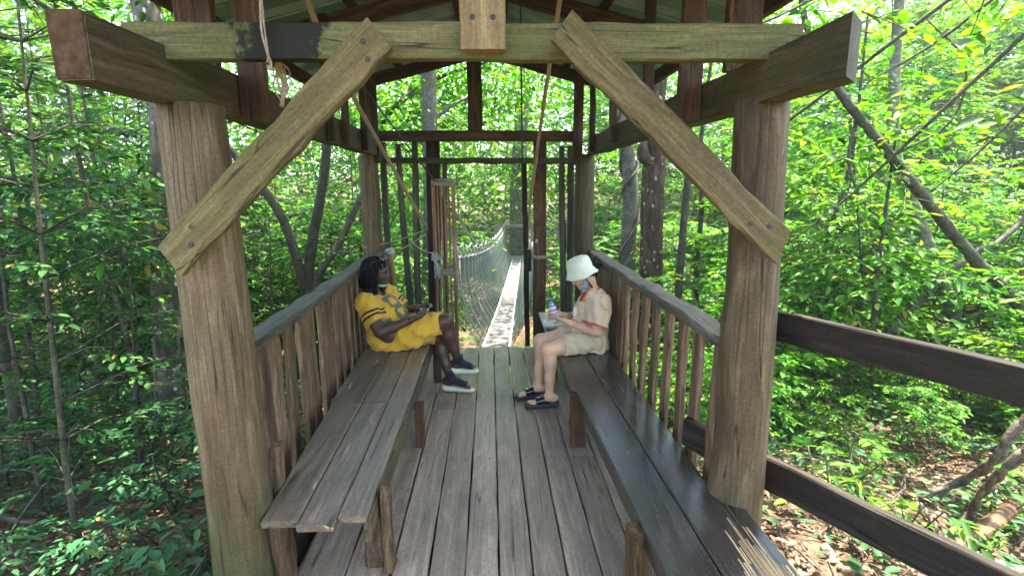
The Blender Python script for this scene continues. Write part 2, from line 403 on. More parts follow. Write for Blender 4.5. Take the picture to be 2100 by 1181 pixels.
def deck():
    edges = [-.90, -.66, -.445, -.265, -.09, .07, .232, .393, .56, .735, .90, 1.16]
    b = MB()
    for i in range(len(edges) - 1):
        gap = [.015, .010, .009, .008, .005, .008, .009, .008, .006, .011, .008][i]
        joints = {8: [3.2], 2: [4.0], 0: [3.4], 6: [], 9: [2.5]}.get(i, [])
        ys = [.3] + joints + [5.63 + rng.uniform(-.015, .012)]
        for k in range(len(ys) - 1):
            x0, x1 = edges[i] + gap / 2, edges[i + 1] - gap / 2
            if i == 8 and k == 0: x0, x1 = x0, x1 - .0
            vs, fs = board_arrays(ys[k + 1] - ys[k] - .004, x1 - x0, .036, 24, .0016, .005)
            vs = vs + V((x0 + x1) / 2, ys[k], -.018 + rng.uniform(-.003, 0.0) - (.012 if i == 0 else 0)); b.add(vs, fs)
    for y in (.95, 2.06, 3.2, 4.4, 5.5):          # nail heads over the joists
        for i in range(len(edges) - 1):
            for q in (.25, .75):
                th = np.arange(6) * math.pi / 3; c = V(edges[i] + (edges[i + 1] - edges[i]) * q + rng.normal(0, .008), y + rng.normal(0, .012), .0)
                b.loft([c + np.stack([r * np.cos(th), r * np.sin(th), np.full(6, z_)], 1) for r, z_ in ((.005, -.004), (.005, .0015))], mat=2)
    # bearers and joists under the planks
    for y in (.9, 2.06, 3.2, 4.4, 5.5):
        vs, fs = board_arrays(2.5, .08, .12, 6, .003); vs = np.stack([vs[:, 1] - 1.25, vs[:, 0] + y, vs[:, 2] - .10], 1); b.add(vs, [f[::-1] for f in fs], mat=1)
    for x in (-1.0, 1.17):
        vs, fs = board_arrays(5.3, .07, .16, 10, .003); b.add(vs + V(x, .3, -.06), fs, mat=1)
    return link('deck', b.mesh('deck', [M['deck'], M['fence'], M['nail']]), SH)
deck()

# posts
log('post', (-1.055, 2.10, -.75), (-1.065, 2.10, 2.10), .150, .112, M['post_l'], SH, 28, 22,
    bumps=((.22, math.pi * .95, .03, .04, .5), (.60, math.pi * .9, .015, .05, .7), (.22, .2, .02, .05, .5), (.12, 1.0, .02, .06, .6)))
log('post', (1.175, 2.10, -.75), (1.135, 2.10, 2.12), .118, .104, M['post_r'], SH, 28, 22,
    bumps=((.66, math.pi * .95, .022, .03, .5), (.42, math.pi * .95, .024, .035, .6), (.58, -math.pi / 2, .012, .025, .35), (.44, -math.pi / 2, .012, .03, .4)))
log('post', (-1.215, 5.52, -2.2), (-1.195, 5.52, 2.1), .11, .094, M['plate'], SH, 20, 26, bumps=((.78, 0.3, .03, .02, .4), (.9, 0.2, .02, .02, .4)), bend=.015)
log('post', (1.075, 5.52, -2.2), (1.055, 5.52, 2.1), .105, .10, M['plate'], SH, 20, 26, bumps=((.8, 2.8, .02, .02, .4),))

# wall plates that carry the roof, near ends hanging out past the posts
board('wall_plate', (XL - .05, 1.60, 2.19), (XL - .05, 5.40, 2.19), .10, .185, (0, 0, 1), [M['plate'], M['endgrain']], SH, 14, .003,
      extra=lambda b, L: b.box((-.048, -.004, -.090), (.048, .002, .090), mat=1))
board('wall_plate', (XR + .05, 1.57, 2.18), (XR + .05, 5.45, 2.18), .10, .17, (0, 0, 1), M['plate'], SH, 14, .003, cut0=1.0)
# tie beams
board('tie_beam', (-1.20, 2.00, 2.297), (1.19, 2.00, 2.30), .06, .122, (0, 0, 1), M['beam'], SH, 16, .0025)
board('tie_beam', (-1.10, 5.56, 2.295), (1.0, 5.56, 2.285), .06, .105, (0, 0, 1), M['darkwood'], SH, 10, .002)
# charred patch on the front tie beam
def bolts(u, w):
    def f(b, L):
        for (y, x) in u:
            th = np.arange(10) * 2 * math.pi / 10
            r = [np.stack([x + rr * np.cos(th), y + rr * np.sin(th), np.full(10, w / 2 + h)], 1) for rr, h in ((.010, -.002), (.010, .002), (.006, .0035))]
            b.loft(r, mat=1)
    return f
def brace(p0, p1, w, cut0, cut1, bl, wob=.003):
    board('brace', p0, p1, w, .042, (0, -1, 0), [M['brace'], M['nail']], SH, 14, wob, .006, cut0, cut1, extra=bolts(bl, .042))
BR = at(352, 532, Y=1.90); BR2 = at(781, 72, Y=1.90)
brace(BR, BR2, .125, -.2, -.1, ((.10, .02), (.15, -.018), (1.0, .03), (1.03, -.02)))
BR = at(1602, 508, Y=1.90); BR2 = at(1150, 55, Y=1.90)
brace(BR, BR2, .118, .5, .1, ((.10, .02), (.16, -.02), (1.0, -.03), (1.01, .03)))
# the short tan king post nailed in front of the tie beam, running up to the ridge
board('king_post', at(991, 105, Y=1.93), at(991, 105, Y=1.93) + V(0, 0, .80), .155, .055, (0, -1, 0), [M['tan'], M['nail']], SH, 8, .002, extra=bolts(((.10, -.035), (.10, .035), (.5, .0)), .055))

RZ = lambda x: 3.055 - .255 * abs(x)          # underside of the rafters
def truss(y, over=1.58, w=.05, d=.115):
    for s in (-1, 1):
        p0 = V(s * .012, y, RZ(0) + d / 2); p1 = V(s * over, y, RZ(over) + d / 2)
        board('rafter', p0, p1, w, d, (0, 0, 1), M['darkwood'], SH, 8, .0025)
truss(2.42); truss(3.80); truss(5.56)
board('king_post', (-.085, 5.505, 2.335), (-.085, 5.505, 3.10), .145, .045, (0, -1, 0), M['darkwood'], SH)
# upright struts between wall plates and rafters
for (x, y, z0, w, dx) in ((XL + .062, 2.50, 2.085, .115, 0), (XL + .03, 3.75, 2.10, .05, 0), (XL + .03, 4.15, 2.10, .05, 0), (XL + .03, 4.75, 2.10, .055, 0), (XL - .065, 5.49, 2.02, .13, 0),
                          (XR - .062, 2.55, 2.10, .105, 0), (XR - .03, 3.35, 2.12, .06, 0), (XR - .03, 4.25, 2.12, .055, 0), (XR - .03, 5.12, 2.1, .05, 0), (XR - .10, 5.50, 2.0, .095, 0)):
    board('strut', (x, y, z0), (x, y, RZ(x) + .11), w, .055 if w < .1 else .045, (0, -1, 0), M['red'] if y < 3 else M['darkwood'], SH, 6, .002)
for s, x in ((-1, -1.215), (1, 1.215)):
    board('strut', (x, 2.50, 2.30), (x, 2.50, RZ(x) + .1), .16, .045, (0, -1, 0), M['red'], SH, 6, .002)
# purlins and eave boards
for s in (-1, 1):
    for x in (.18, .85):
        board('purlin', (s * x, 1.0, RZ(x) + .14), (s * x, 5.95, RZ(x) + .14), .06, .04, (s * .25, 0, 1), M['darkwood'], SH, 8)
    board('eave_board', (s * 1.52, .95, RZ(1.52) + .045), (s * 1.52, 5.98, RZ(1.52) + .045), .035, .12, (s * .25, 0, 1), M['red'], SH, 8)

def roof(s):
    """box profile sheet: flat pans with pairs of raised ribs running down the slope"""
    ys = []; hs = []
    y = .87  # unseen front overhang, lengthened to keep sun off the right bench
    while y < 6.10:
        for dy, h in ((0, 0), (.20, 0), (.212, .042), (.232, .042), (.244, .012), (.256, .012), (.268, .042), (.288, .042), (.30, 0)):
            ys.append(y + dy); hs.append(h)
        y += .375
    ys = np.array(ys); hs = np.array(hs)
    us = np.linspace(0, 1.66, 9); v = []
    for u in us: v.append(np.stack([np.full(len(ys), s * u), ys, RZ(u) + .205 - hs + rng.normal(0, .0015, len(ys))], 1))
    v = np.concatenate(v); k = len(ys); fs = []
    for i in range(len(us) - 1):
        for j in range(k - 1):
            a = i * k + j; q = (a, a + k, a + k + 1, a + 1); fs.append(q if s > 0 else q[::-1])
    b = MB(); b.add(v, fs); o = link('roof_sheet', b.mesh('roof_sheet', M['roof']), SH)
    md = o.modifiers.new('thick', 'SOLIDIFY'); md.thickness = .0015; md.offset = 1
roof(-1); roof(1)
b = MB(); b.loft([np.array([[-.16, y, RZ(.16) + .225], [0, y, RZ(0) + .24], [.16, y, RZ(.16) + .225], [.16, y, RZ(.16) + .221], [0, y, RZ(0) + .236], [-.16, y, RZ(.16) + .221]]) for y in (.85, 6.15)])
link('ridge_cap', b.mesh('ridge_cap', M['roof']), SH)

# railings with upright boards
def railing(side):
    x = XL - .075 if side < 0 else XR + .075
    y0, y1 = (2.18, 5.45)
    z0, z1 = (1.035, 1.095) if side < 0 else (1.09, 1.085)
    R = board('railing', (x, y0, z0), (x, y1, z1), .135, .055, (0, 0, 1), M['rail'], SH, 26, .004, .012)
    ys = [2.40, 2.60, 2.74, 2.93, 3.16, 3.30, 3.52, 3.66, 3.88, 4.04, 4.22, 4.40, 4.58, 4.76, 4.93, 5.10, 5.27] if side < 0 else \
         [2.30, 2.53, 2.76, 3.0, 3.25, 3.50, 3.76, 3.98, 4.12, 4.26, 4.40, 4.54, 4.68, 4.82, 4.96, 5.1, 5.24, 5.38]
    for i, y in enumerate(ys):
        w = rng.uniform(.085, .112) if side < 0 else (rng.uniform(.075, .095) if y < 4 else .13)
        tilt = rng.normal(0, .012)
        zb = -.13 if side > 0 else -.14
        xx = x + (.01 if side < 0 else -.01)
        board('baluster', (xx + rng.normal(0, .006) , y + tilt + (.05 if side > 0 and y < 3.6 else 0), zb), (xx, y - tilt, z0 + (z1 - z0) * (y - y0) / (y1 - y0) - .03), .035, w, (0, 1, 0), M['balus'], R, 8, .003, .006)
    return R
railing(-1); railing(1)
# toe of a broken upright beside the left front post
board('strut', (-.955, 2.26, -.12), (-.965, 2.28, .62), .05, .075, (0, 1, 0), M['balus'], SH, 6, .006, .01)

# ------------------------------------------------------------------ gateway to the bridge: posts, rough poles, cross rail, open gate
GW = thing('bridge_gateway', 'gateway of dark posts and rough poles with a slatted gate, before the rope bridge', 'gateway', (0, 5.72, 0))
board('cross_rail', at(770, 329, Y=5.68), at(1180, 331, Y=5.68), .035, .06, (0, 0, 1), M['pole'], GW, 12, .003)
def upright(name, px0, px1, Y, w, t, mat, zb=-.3, rnd_pole=False):
    p1 = at(*px0, Y=Y); p0 = at(*px1, Y=Y); d = (p1 - p0); p0 = p0 - d / d[2] * (p0[2] - zb)
    if rnd_pole: return log(name, p0, p1, w / 2 * 1.08, w / 2 * .92, mat, GW, 10, 16, bend=rng.normal(0, .012), bumps=((rng.uniform(.3, .8), rng.uniform(0, 6), .012, .02, .8), (rng.uniform(.3, .8), rng.uniform(0, 6), .012, .02, .8)))
    return board(name, p0, p1, w, t, (0, -1, 0), mat, GW, 10, .002)
upright('gate_post', (888, 290), (893, 640), 5.78, .145, .06, M['fence'])
upright('gate_post', (1107, 288), (1106, 640), 5.80, .14, .06, M['red'])
for (a, c, w) in (((783, 292), (805, 590), .075), ((815, 296), (838, 600), .07), ((849, 292), (859, 600), .075), ((1152, 300), (1154, 620), .07), ((1172, 300), (1168, 620), .085)):
    upright('pole', a, c, 5.75, w, .05, M['pole'], rnd_pole=True)
upright('pole', (912, 330), (914, 640), 5.9, .05, .04, M['pole'])
upright('jamb', (1075, 335), (1082, 712), 5.72, .055, .05, M['fence'], zb=-.02)
board('latch_block', at(1083, 512, Y=5.70), at(1083, 556, Y=5.70), .07, .06, (0, -1, 0), M['fence'], GW)
def gate():
    """open gate leaf of upright slats seen nearly edge on, hung on the left post"""
    p = at(887, 372, Y=5.70); hinge = V(p[0], 5.70, 0); end = at(930, 372, Y=5.40); e = V(end[0], 5.40, 0)
    d = unit(e - hinge); L = np.linalg.norm(e - hinge); nrm = V(-d[1], d[0], 0)
    ztop, zbot = 1.86, .07
    Q = lambda u, z: hinge + d * (u * L) + V(0, 0, z)
    G = board('gate', Q(-.02, ztop - .035), Q(1.02, ztop - .035), .034, .075, (0, 0, 1), M['gatecap'], GW, 4)
    board('gate_rail', Q(0, .86), Q(1, .90), .034, .07, (0, 0, 1), M['gatecap'], G, 4)
    board('gate_rail', Q(0, .16), Q(1, .16), .034, .08, (0, 0, 1), M['gate'], G, 4)
    for i, u in enumerate((.02, .22, .4, .58, .76, .97)):
        w = .040 if i in (0, 5) else .026
        board('gate_slat', Q(u, zbot), Q(u, ztop - .072), w if w > .03 else .026, .030 if w > .03 else .014, tuple(nrm), M['gate'], G, 6, .0015)
gate()
# second, low slatted leaf folded back in the left corner
p = at(780, 525, Y=5.62); q = at(805, 514, Y=5.42)
G2 = board('low_gate', p, q, .034, .07, (0, 0, 1), M['railcap'], GW, 3)
for u in (.15, .45, .75, .98):
    c = p + (q - p) * u; board('gate_slat', c * V(1, 1, 0) + V(0, 0, .05), c - V(0, 0, .035), .03, .026, (0, -1, 0), M['gate'], G2, 4, .001)

# ------------------------------------------------------------------ benches
def bench_left():
    B = thing('bench', 'long grey worn plank bench where the woman in yellow sits', 'bench', (-.75, 3.2, 0), 'benches in the shelter')
    b = MB()
    def plank(x0, x1, X0, X1, y0, y1, z):
        L = y1 - y0; vs, fs = board_arrays(L, x1 - x0, .032, 20, .0007, .005)
        u = vs[:, 1] / L; cx = (x0 + x1) / 2 + u * ((X0 + X1) / 2 - (x0 + x1) / 2); vs[:, 0] = vs[:, 0] * (1 + u * ((X1 - X0) / (x1 - x0) - 1)) + cx; vs[:, 1] += y0
        vs[:, 2] += z; b.add(vs, fs)
    z = .405
    plank(-.93, -.775, -.985, -.80, 1.99, 3.20, z); plank(-.772, -.617, -.797, -.63, 1.96, 3.20, z - .003)
    plank(-1.0, -.80, -1.06, -.81, 3.205, 4.85, z); plank(-.797, -.632, -.807, -.65, 3.205, 4.85, z - .002)
    plank(-.612, -.492, -.645, -.50, 2.0, 4.85, z + .004)
    link('seat', b.mesh('seat', M['bench_l']), B)
    board('apron', (-.50, 2.03, .335), (-.505, 4.84, .335), .03, .11, (0, 0, 1), M['plate'], B, 12, .002)
    board('leg', (-.505, 2.235, .0), (-.505, 2.235, .385), .14, .05, (0, -1, 0), M['leg'], B, 6, .004, .008, w1=.12)
    board('leg', (-.452, 2.20, .0), (-.452, 2.20, .432), .045, .06, (0, -1, 0), M['leg'], B, 6, .002)
    log('leg', (-.90, 2.10, -.05), (-.89, 2.08, .385), .05, .045, M['leg'], B, 12, 6)
    board('leg', (-.46, 4.62, 0), (-.46, 4.62, .385), .07, .06, (0, -1, 0), M['red'], B)
    board('leg', (-.46, 3.4, 0), (-.46, 3.4, .32), .06, .06, (0, -1, 0), M['red'], B)
    board('leg', (-.90, 4.6, 0), (-.90, 4.6, .385), .08, .06, (0, -1, 0), M['red'], B)
def bench_right():
    B = thing('bench', 'long black shiny plank bench with a splintered corner where the woman in a hat sits', 'bench', (.85, 3, 0), 'benches in the shelter')
    b = MB(); z = .40
    def plank(x0, x1, X0, X1, y0, y1, dz=0, notch=None):
        L = y1 - y0; vs, fs = board_arrays(L, x1 - x0, .036, 26 if L > 1 else 3, .0006, .006)
        u = vs[:, 1] / L; cx = (x0 + x1) / 2 + u * ((X0 + X1) / 2 - (x0 + x1) / 2); vs[:, 0] = vs[:, 0] * (1 + u * ((X1 - X0) / (x1 - x0) - 1)) + cx; vs[:, 1] += y0; vs[:, 2] += z + dz
        b.add(vs, fs)
    plank(.675, .872, .575, .80, 1.45, 4.95)
    plank(.877, 1.06, .803, 1.045, 1.45, 4.95, .002)
    plank(1.0615, 1.15, 1.058, 1.14, 1.45, 2.0, .001)
    # raw broken corner: ragged splinters laid into the near end
    x = .925
    while x < 1.155:
        w = rng.uniform(.007, .017); u = (x - .925) / .23; y = 1.452
        L = (.42 * math.exp(-((u - .45) / .33) ** 2) + .10) * rng.uniform(.6, 1.1)
        if L > .03:
            vs, fs = board_arrays(L, w * 1.15, .006, 4, .0005, .001, w1=w * .55); b.add(vs + V(x + w / 2, y, z + .0168 + rng.uniform(-.0010, .0022)), fs, mat=1)
        x += w
    link('seat', b.mesh('seat', [M['bench'], M['splinter']]), B)
    board('apron', (.70, 1.5, .34), (.615, 4.9, .34), .03, .09, (0, 0, 1), M['bench'], B, 10, .002)
    for (x0, y0) in ((.645, 3.36), (.665, 1.93), (.62, 4.7)):
        board('leg', (x0, y0, 0), (x0, y0, .38), .10, .08, (0, -1, 0), M['leg'] if y0 < 3 else M['red'], B, 5, .003)
    for (x0, y0) in ((1.0, 3.36), (.98, 4.7), (.99, 1.9)):
        board('leg', (x0, y0, 0), (x0, y0, .38), .09, .07, (0, -1, 0), M['red'], B, 5, .003)
def bench_end():
    B = thing('bench', 'short plank bench, its pale sky sheen painted in, set crosswise in the far right corner behind the woman', 'bench', (.8, 5.2, 0), 'benches in the shelter')
    b = MB()
    for (y0, y1) in ((4.86, 5.14), (5.15, 5.42)):
        vs, fs = board_arrays(.46, y1 - y0, .03, 6, .001); vs = np.stack([vs[:, 1] + .56, (y0 + y1) / 2 + vs[:, 0], vs[:, 2] + .435], 1); b.add(vs, [f[::-1] for f in fs])
    link('seat', b.mesh('seat', M['bench_sheen']), B)
    board('leg', (.60, 5.36, 0), (.60, 5.36, .42), .05, .05, (0, -1, 0), M['fence'], B)
    board('bracket', (.62, 5.05, .30), (.59, 5.3, .41), .03, .04, (0, 0, 1), M['railcap'], B)
    board('leg', (.98, 5.3, 0), (.98, 5.3, .42), .05, .05, (0, -1, 0), M['fence'], B)
bench_left(); bench_right(); bench_end()

# ------------------------------------------------------------------ dark board fence leaving the right post
def fence():
    F = thing('board_fence', 'dark two-board fence running from the right shelter post towards the path', 'fence', (1.3, 2.3, 0))
    d = V(math.sin(math.radians(-27.8)), math.cos(math.radians(-27.8)), 0)
    up = V(0, 0, 1)
    a = V(1.235, 2.26, 1.19); board('fence_board', a + d * .05, a - d * 3.2, .045, .125, up, M['fence'], F, 12, .0025)
    a = V(1.235, 2.26, .50); board('fence_board', a + d * .32, a - d * 3.2, .045, .155, up, M['fence'], F, 12, .0025)
    q = a - d * 2.9; log('fence_post', (q[0] + .06, q[1], -.8), (q[0] + .06, q[1], 1.35), .07, .065, M['post_r'], F, 12, 8)
fence()

# ------------------------------------------------------------------ ropes and cables
def rope(name, pts, r, mat, label, cat='rope', parent=None, lobes=3, twist=160., n=40, nn=9, lobe=.22):
    b = MB(); b.tube(path_smooth(pts, n), r, nn, lobes=lobes, twist=twist, lobe=lobe)
    o = link(name, b.mesh(name, mat, True), parent)
    return tag(o, label, cat) if parent is None else o
def sagp(a, c, s, n=6):
    return [a + (c - a) * t - V(0, 0, s * 4 * t * (1 - t)) for t in np.linspace(0, 1, n)]
ya, yb_ = 2.45, 5.62
rope('rope', [at(610, -60, Y=2.6), at(645, 40, Y=2.9), at(722, 195, Y=3.7), at(800, 335, Y=4.6), at(876, 470, Y=5.66)], .016, M['rope'], 'thick twisted rope slanting from the roof on the left down to the gate post')
rope('rope', [at(1158, -60, Y=2.9), at(1127, 135, Y=3.6), at(1103, 300, Y=4.7), at(1085, 440, Y=5.70), at(1083, 520, Y=5.70)], .014, M['rope'], 'twisted rope hanging from the ridge on the right down to the gate jamb')
rope('cable', [at(735, 165, Y=4.6), at(815, 272, Y=5.1), at(893, 374, Y=5.64)], .0075, M['cable'], 'thin black cable slanting to the top of the slatted gate', 'cable', lobes=0)
rope('cable', [at(1067, -20, Y=3.9), at(1069, 150, Y=4.6), at(1071, 335, Y=5.66)], .007, M['cable'], 'thin black cable hanging plumb from the ridge beside the gate jamb', 'cable', lobes=0)
# frayed cord on the front tie beam
b = MB()
for k in range(5):
    pts = [at(533 + rng.normal(0, 3), -20, Y=1.95), at(540 + rng.normal(0, 3), 60, Y=1.94), at(546 + rng.normal(0, 2), 110, Y=1.94), at(553 + rng.normal(0, 5), 128 + rng.uniform(0, 16), Y=1.95)]
    b.tube(path_smooth(pts, 14), .0025, 5)
b.tube(path_smooth([at(548, 112, Y=1.94), at(556, 126, Y=1.93), at(556, 142, Y=1.93), at(548, 136, Y=1.94)], 14), .003, 5)
tag(link('cord', b.mesh('cord', M['rope'], True)), 'thin frayed cord dangling over the front tie beam on the left', 'cord')
b = MB()
for k in range(16):
    w = 12 if k < 11 else 5
    pts = [at(574 + rng.normal(0, 5), 118 + rng.uniform(0, 6), Y=2.08), at(577 + rng.normal(0, w), 150, Y=2.10), at(582 + rng.normal(0, w), 178, Y=2.10), at(580 + rng.normal(0, 3), 200 + rng.uniform(0, 26), Y=2.10)]
    b.tube(path_smooth(pts, 9), .003, 4)
tag(link('rope_end', b.mesh('rope_end', M['rope'], True)), 'frayed tan rope end hanging behind the front tie beam', 'rope')
# lashings
def lashing(c, rad, turns, label, mat, tail=True, r=.006):
    b = MB()
    pts = []
    for k in range(turns * 12):
        t = k / 12 * 2 * math.pi
        pts.append(c + V(rad[0] * math.cos(t), rad[1] * math.sin(t), (k / (turns * 12) - .5) * rad[2]))
    b.tube(pts, r, 6)
    if tail:
        for k in range(5): b.tube(path_smooth([c + V(rad[0], -rad[1], 0), c + V(rad[0] + .03 + rng.normal(0, .01), -rad[1] - .01, .02), c + V(rad[0] + .06 + rng.normal(0, .01), -rad[1], .015 + rng.normal(0, .012))], 8), r * .8, 5)
    tag(link('lashing', b.mesh('lashing', mat, True)), label, 'rope lashing')
c = at(1107, 527, Y=5.80); lashing(c, (.085, .045, .035), 4, 'rope lashing wound round the red brown gate post', M['rope'])
c = at(895, 530, Y=5.60)
b = MB()
for k in range(9):
    pts = [c + V(rng.normal(0, .02), -.04 + rng.normal(0, .01), .06 + rng.normal(0, .01)), c + V(rng.normal(.01, .02), -.05, -.03), c + V(rng.normal(.015, .02), -.05, -.10), c + V(rng.normal(.015, .015), -.045, -.17 - rng.uniform(0, .06))]
    b.tube(path_smooth(pts, 10), .006, 5)
for k in range(2): b.tube([c + V(.05 * math.cos(t), -.02 + .05 * math.sin(t), .015 * t / 6 - .02 * k) for t in np.linspace(0, 12, 26)], .006, 5)
tag(link('rope_knot', b.mesh('rope_knot', M['rope_pale'], True)), 'pale bunched rope knot hanging on the slatted gate', 'rope')
for i, (pa, pb, s, lab) in enumerate((((744, 508), (878, 468), .03, 'dark string strung from the left far post up to the gate post'), ((800, 520), (872, 482), .01, 'dark doubled string tied between the rough poles'), ((838, 488), (892, 518), .05, 'slack pale string sagging to the knot on the gate'))):
    a = at(*pa, Y=5.42 if i == 0 else 5.66); c = at(*pb, Y=5.66)
    b = MB(); b.tube(path_smooth(sagp(a, c, s), 20), .005, 5)
    if i == 1: b.tube(path_smooth(sagp(a + V(0, 0, -.03), c + V(.01, 0, .02), s), 20), .005, 5)
    tag(link('string', b.mesh('string', M['rope_pale'] if i == 2 else M['rope'], True)), lab, 'string')

# ------------------------------------------------------------------ rope bridge
def bridge():
    BR = thing('rope_bridge', 'narrow plank rope bridge with netted sides leading away into the trees', 'bridge', (.15, 5.7, 0))
    y0, y1 = 5.66, 19.2
    zc = lambda y: -.03 - .13 * (y - 5.65) + .0047 * (y - 5.65) ** 2
    xc = lambda y: .095 + .058 * (y - 5.65) + .00012 * (y - 5.65) ** 2 * 6
    hw = .145
    b = MB(); y = y0; k = 0
    while y < y1:
        L = 2.2; n = 8; yy = np.linspace(y, min(y + L, y1), n)
        dz = (k % 2) * .004
        rings = [np.array([[xc(t) - hw + .012, t, zc(t) + dz - .03], [xc(t) + hw - .012, t, zc(t) + dz - .03], [xc(t) + hw - .012, t, zc(t) + dz], [xc(t) - hw + .012, t, zc(t) + dz]]) for t in yy]
        b.loft(rings); y += L - .08; k += 1
    o = link('walkway', b.mesh('walkway', M['walk']), BR)
    yy = np.linspace(y0, y1, 40)
    for s in (-1, 1):
        b = MB(); b.loft([np.array([[xc(t) + s * (hw + .008) - .014, t, zc(t) - .06], [xc(t) + s * (hw + .008) + .014, t, zc(t) - .06], [xc(t) + s * (hw + .008) + .014, t, zc(t) + .018], [xc(t) + s * (hw + .008) - .014, t, zc(t) + .018]]) for t in yy])
        link('side_rail', b.mesh('side_rail', M['alu']), BR)
    top = lambda y, s: V(xc(y) + s * (.43 - .02 * (y - 5.65) / 13), y, zc(y) + 1.06 - .02 * math.sin((y - 5.65) * 2 * math.pi / 1.05) ** 2 + .12 * max(0, (y - 12) / 7) ** 2)
    def side(y, v, s):
        t = top(y, s); bt = V(xc(y) + s * (hw + .01), y, zc(y) - .03)
        return bt + (t - bt) * v + V(s * .09 * math.sin(math.pi * v), 0, -.06 * math.sin(math.pi * v))
    for s in (-1, 1):
        b = MB(); cell = .05 if s < 0 else .07
        n = int((y1 - y0) / cell)
        for dr in (-1, 1):
            for i in range(-8, n + 8):
                ya = y0 + i * cell; pts = []
                for v in np.linspace(0, 1, 7):
                    y = ya + dr * v * .42 + rng.normal(0, .004)
                    if y0 <= y <= y1: pts.append(side(y, v, s))
                if len(pts) > 1: b.tube(pts, .0017, 3, rnd=.5)
        link('netting', b.mesh('netting', M['net']), BR)
        # hangers, scalloped edge rope and hand rope
        b = MB(); y = y0 + .35
        while y < y1:
            b.tube([side(y + .16 * (1 - v), v, s) for v in np.linspace(0, 1, 6)], .006, 5); y += .5
        link('hanger_ropes', b.mesh('hanger_ropes', M['rope_pale'], True), BR)
        b = MB(); b.tube([top(t, s) for t in np.linspace(y0, y1, 150)], .013, 7, lobes=3, twist=60)
        link('edge_rope', b.mesh('edge_rope', M['rope_pale'], True), BR)
        b = MB(); hr = lambda t: top(t, s) + V(s * .03, 0, .17 - .06 * math.sin((t - y0) * 3) ** 2)
        b.tube([hr(t) for t in np.linspace(y0, y1, 80)], .013, 6)
        y = y0 + .25
        while y < y1:
            a = hr(y); c = top(y + .05, s); b.tube([a, (a + c) / 2 + V(0, .03, .01), c], .011, 5); b.tube([a, (a + c) / 2 + V(0, .16, 0.0), top(y + .3, s)], .009, 5); y += .52
        link('hand_rope', b.mesh('hand_rope', M['rope_pale'], True), BR)
        b = MB(); a = V(xc(y0) + s * .55, 5.78, 1.75); b.tube(path_smooth([a, V(xc(7.5) + s * .47, 7.5, 1.12), hr(9.5), hr(11)], 20), .008, 5)
        link('stay_rope', b.mesh('stay_rope', M['rope_pale'], True), BR)
bridge()

# ------------------------------------------------------------------ vegetation
def mesh_np(name, verts, faces4, rnd, mat, smooth=False):
    """quads from arrays"""
    me = bpy.data.meshes.new(name); nv, nf = len(verts), len(faces4)
    me.vertices.add(nv); me.vertices.foreach_set('co', verts.astype(np.float32).ravel())
    me.loops.add(nf * 4); me.loops.foreach_set('vertex_index', faces4.astype(np.int32).ravel())
    me.polygons.add(nf); me.polygons.foreach_set('loop_start', np.arange(0, nf * 4, 4, dtype=np.int32))
    a = me.attributes.new('rnd', 'FLOAT', 'POINT'); a.data.foreach_set('value', rnd.astype(np.float32))
    me.materials.append(mat); me.update(calc_edges=True)
    return me

def nrm(a): return a / np.maximum(1e-9, np.linalg.norm(a, axis=-1, keepdims=True))

class Leaves:
    """many leaf blades: base point, direction to the tip, blade normal, length"""
    def __init__(s): s.p = []; s.d = []; s.n = []; s.l = []; s.w = []
    def add(s, p, d, n, l, w=.42):
        p = np.atleast_2d(p); k = len(p)
        s.p.append(p); s.d.append(np.broadcast_to(d, (k, 3))); s.n.append(np.broadcast_to(n, (k, 3)))
        s.l.append(np.broadcast_to(l, (k,))); s.w.append(np.broadcast_to(w, (k,)))
    def count(s): return sum(len(x) for x in s.p)
    def mesh(s, name, mat, fine=True):
        p, d, n, l, w = (np.concatenate(x) for x in (s.p, s.d, s.n, s.l, s.w))
        d = nrm(d); n = nrm(n - d * (n * d).sum(1, keepdims=True)); b = np.cross(d, n); L = l[:, None]; W = (l * w)[:, None]
        k = len(p)
        if fine:
            pts = [p, p + d * L * .3 + b * W * .45 + n * L * .05, p + d * L * .68 + b * W * .40 + n * L * .03, p + d * L - n * L * .10,
                   p + d * L * .68 - b * W * .40 + n * L * .03, p + d * L * .3 - b * W * .45 + n * L * .05]
            v = np.stack(pts, 1).reshape(-1, 3); base = (np.arange(k) * 6)[:, None]
            f = np.concatenate([base + np.array([[0, 1, 2, 3]]), base + np.array([[0, 3, 4, 5]])])
            r = np.repeat(rng.random(k), 6)
        else:
            v = np.stack([p, p + d * L * .45 + b * W * .5, p + d * L - n * L * .08, p + d * L * .45 - b * W * .5], 1).reshape(-1, 3)
            f = (np.arange(k) * 4)[:, None] + np.array([[0, 1, 2, 3]]); r = np.repeat(rng.random(k), 4)
        return mesh_np(name, v, f, r, mat)

def twig_leaves(lv, p0, d, L, size, n, droop=.35, width=.42, flat=.25):
    """leaves set alternately along one twig, blades lying roughly level"""
    t = (np.arange(n) + .4) / n; side = np.where(np.arange(n) % 2 == 0, 1.0, -1.0)
    d = unit(d); up = V(0, 0, 1.0); b = unit(np.cross(d, up) + 1e-6)
    pts = p0 + np.outer(t * L, d) - np.outer(t ** 2 * L * droop * .5, up)
    ang = rng.uniform(.6, 1.15, n); ang[-1] = 0.1
    dd = np.outer(np.cos(ang), d) + (side * np.sin(ang))[:, None] * b - np.outer(rng.uniform(.05, .55, n) * droop * 1.6, up)
    nn = up + rng.normal(0, flat, (n, 3))
    lv.add(pts, dd, nn, size * rng.uniform(.45, 1.3, n), width * rng.uniform(.8, 1.2, n))
    return pts[-1]

